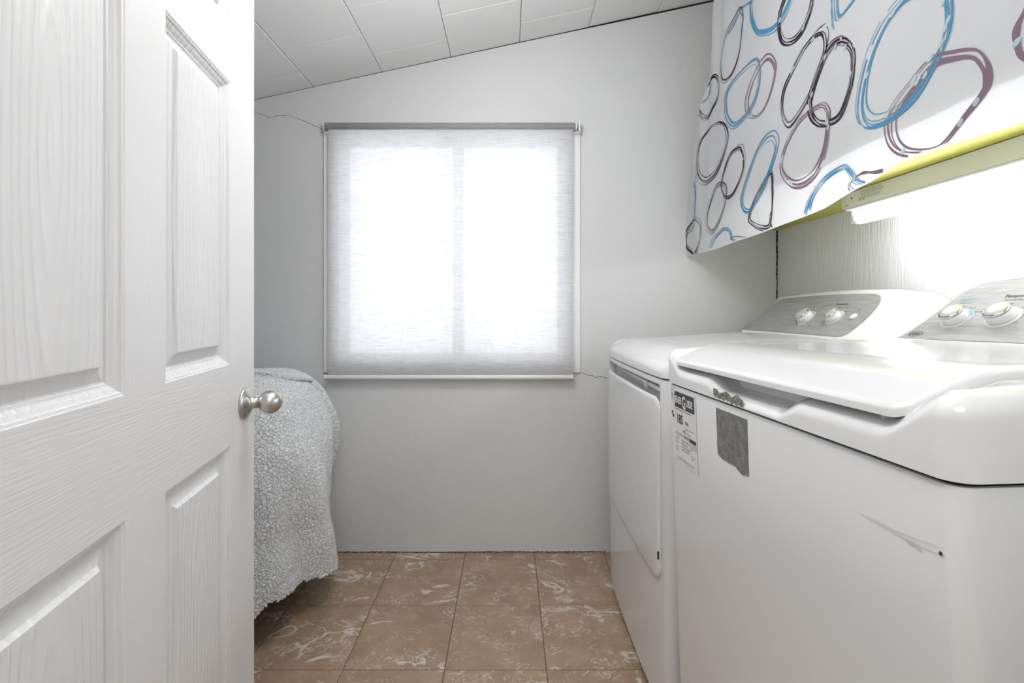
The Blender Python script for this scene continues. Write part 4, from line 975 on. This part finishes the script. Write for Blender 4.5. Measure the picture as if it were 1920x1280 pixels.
for yy in (1.338, 1.326): 
    vs = [(FX0-0.0006, yy+0.0032*math.cos(2*PI*i/10), 1.3925+0.0028*math.sin(2*PI*i/10)) for i in range(10)]; keep(mesh_obj('approval_mark', vs, [tuple(range(10))], M['greyink']), sl)
vs = [(FX0-0.0006, 1.372+0.0028*math.cos(2*PI*i/14), 1.404+0.0028*math.sin(2*PI*i/14)) for i in range(14)]; keep(mesh_obj('screw_hole', vs, [tuple(range(14))], M['black']), sl)
hmark('key_slot', 1.4015, 1.4025, 1.395, 1.409, M['greyink']); hmark('key_slot', 1.397, 1.4025, 1.395, 1.396, M['greyink']); hmark('key_slot', 1.397, 1.4025, 1.408, 1.409, M['greyink'])
hmark('scratch_mark', 1.386, 1.402, 1.3862, 1.3878, M['ink'])

# ------------------------------------------------------------------ fleece blanket draped over a low heap
KP = [(0, 0.852), (0.25, 0.856), (0.50, 0.848), (0.66, 0.838), (0.77, 0.806), (0.855, 0.755), (0.925, 0.68), (0.975, 0.60), (1.0, 0.50), (0.995, 0.41), (0.985, 0.34), (0.995, 0.25), (1.005, 0.17), (1.005, 0.10), (1.01, 0.05), (1.01, 0.008)]
KC = []
for i in range(len(KP)-1):
    p0, p1, p2, p3 = KP[max(0, i-1)], KP[i], KP[i+1], KP[min(len(KP)-1, i+2)]
    for k_ in range(12):
        t_ = k_/12; KC.append(tuple(0.5*(2*p1[c_]+(-p0[c_]+p2[c_])*t_+(2*p0[c_]-5*p1[c_]+4*p2[c_]-p3[c_])*t_*t_+(-p0[c_]+3*p1[c_]-3*p2[c_]+p3[c_])*t_**3) for c_ in (0, 1)))
KC.append(KP[-1])
acc = [0]
for a, c_ in zip(KC, KC[1:]): acc.append(acc[-1]+math.hypot((c_[0]-a[0])*0.42, c_[1]-a[1]))
def kprof(s_):
    s_ = max(0, min(s_, acc[-1])); lo = 0
    import bisect
    i = min(len(acc)-2, max(0, bisect.bisect_right(acc, s_)-1)); t_ = (s_-acc[i])/((acc[i+1]-acc[i]) or 1)
    return lerp(KC[i][0], KC[i+1][0], t_), lerp(KC[i][1], KC[i+1][1], t_)
BCX, BCY, BA, BB = -1.140, 1.690, 0.470, 0.325
def zhem(th):   # th measured from +x towards +y, degrees
    d_ = ((th+180) % 360)-180
    return interp([(-180, 0.01), (-100, 0.01), (-84, 0.012), (-70, 0.05), (-58, 0.10), (-42, 0.17), (-30, 0.165), (0, 0.145), (25, 0.13), (40, 0.14), (55, 0.10), (75, 0.02), (180, 0.01)], d_)
def length_for(z):
    for i in range(len(KC)-1, 0, -1):
        if KC[i-1][1] >= z: return acc[i]
    return acc[-1]
ths = []
a = -180.0
while a < 180: ths.append(a); a += 0.33 if -110 < a < 80 else 1.2
NT = 300; vs = []; uvs = []
arc = [0]
def plan(th, k_):
    c_, s_ = math.cos(math.radians(th)), math.sin(math.radians(th)); n_ = 3.2
    r_ = 1/((abs(c_)**n_+abs(s_)**n_)**(1/n_)); return r_*c_*BA*k_, r_*s_*BB*k_
for i, th in enumerate(ths):
    if i: p_, q_ = plan(ths[i-1], 1), plan(th, 1); arc.append(arc[-1]+math.hypot(p_[0]-q_[0], p_[1]-q_[1]))
    zh = zhem(th); Lh = length_for(zh+0.002*math.sin(th*0.3)); c_, s_ = math.cos(math.radians(th)), math.sin(math.radians(th))
    for j in range(NT+1):
        sl_ = Lh*j/NT; k_, z = kprof(sl_); x, y = plan(th, k_)
        side = ss(0.70, 0.98, k_)*ss(0.2, 0.5, 0.95-z)
        # hanging folds deepen towards the hem
        fold = 0.026*math.sin(th*0.10+z*3.5+0.6)+0.009*math.sin(th*0.21+1.3+z*6)
        off = fold*side*(0.45+0.9*ss(0.75, 0.2, z) if z < 0.75 else 0.45)
        off += 0.010*mnoise.noise(Vector((x*5, y*5, z*4)))+0.004*mnoise.noise(Vector((x*13, y*13, z*11)))
        # the front sheet overlaps a deeper back fold: a step along a slanting line
        yl = 1.69+0.13+0.10*ss(0.80, 0.35, z) if z < 0.8 else 1.69+0.13-0.20*(z-0.8)/0.05
        if th > -60 and th < 120:
            dd_ = (BCY+y)-yl; stp = ss(0.0, 0.010, dd_)*(1-ss(0.010, 0.038, dd_)); kz = ss(0.33, 0.45, z)*ss(0.35, 0.6, k_); off += (0.030*ss(0.01, 0.05, dd_)-0.060*stp)*kz
        x += off*c_; y += off*s_
        tz = (1-ss(0.6, 0.95, k_)) if z > 0.7 else 0
        zz = z+tz*0.016*mnoise.noise(Vector((x*6+3, y*6, 1.5)))-0.022*tz*(1-ss(0.4, -0.2, y/BB))*0.6
        vs.append((BCX+x, BCY+y, max(zz, 0.006))); uvs.append((arc[-1], sl_))
        if k_ < 0.35: uvs[-1] = (x*1.0+3, y*1.0)
nth = len(ths)
fs = []
for i in range(nth):
    for j in range(NT):
        a, c_ = i*(NT+1)+j, ((i+1) % nth)*(NT+1)+j
        fs.append((a, a+1, c_+1, c_))
me = bpy.data.meshes.new('fleece_blanket'); me.from_pydata(vs, [], fs); me.update(); me.materials.append(M['sherpa']); shade(me, True)
uvl = me.uv_layers.new(name='UVMap')
import numpy as np
li = np.zeros(len(me.loops), dtype=np.int32); me.loops.foreach_get('vertex_index', li)
UV = np.array(uvs, dtype=np.float32)[li]
# planar coordinates near the crown, where the rings close up
V3_ = np.array(vs, dtype=np.float32)[li]
uvl.data.foreach_set('uv', UV.ravel())
# wherever the surface is nearly level, map it from above instead
blanket = bpy.data.objects.new('fleece_blanket', me); place(blanket)
md = blanket.modifiers.new('thickness', 'SOLIDIFY'); md.thickness = 0.008; md.offset = -1
tag(blanket, 'pale grey sherpa fleece blanket draped over a low heap behind the open door', 'blanket')
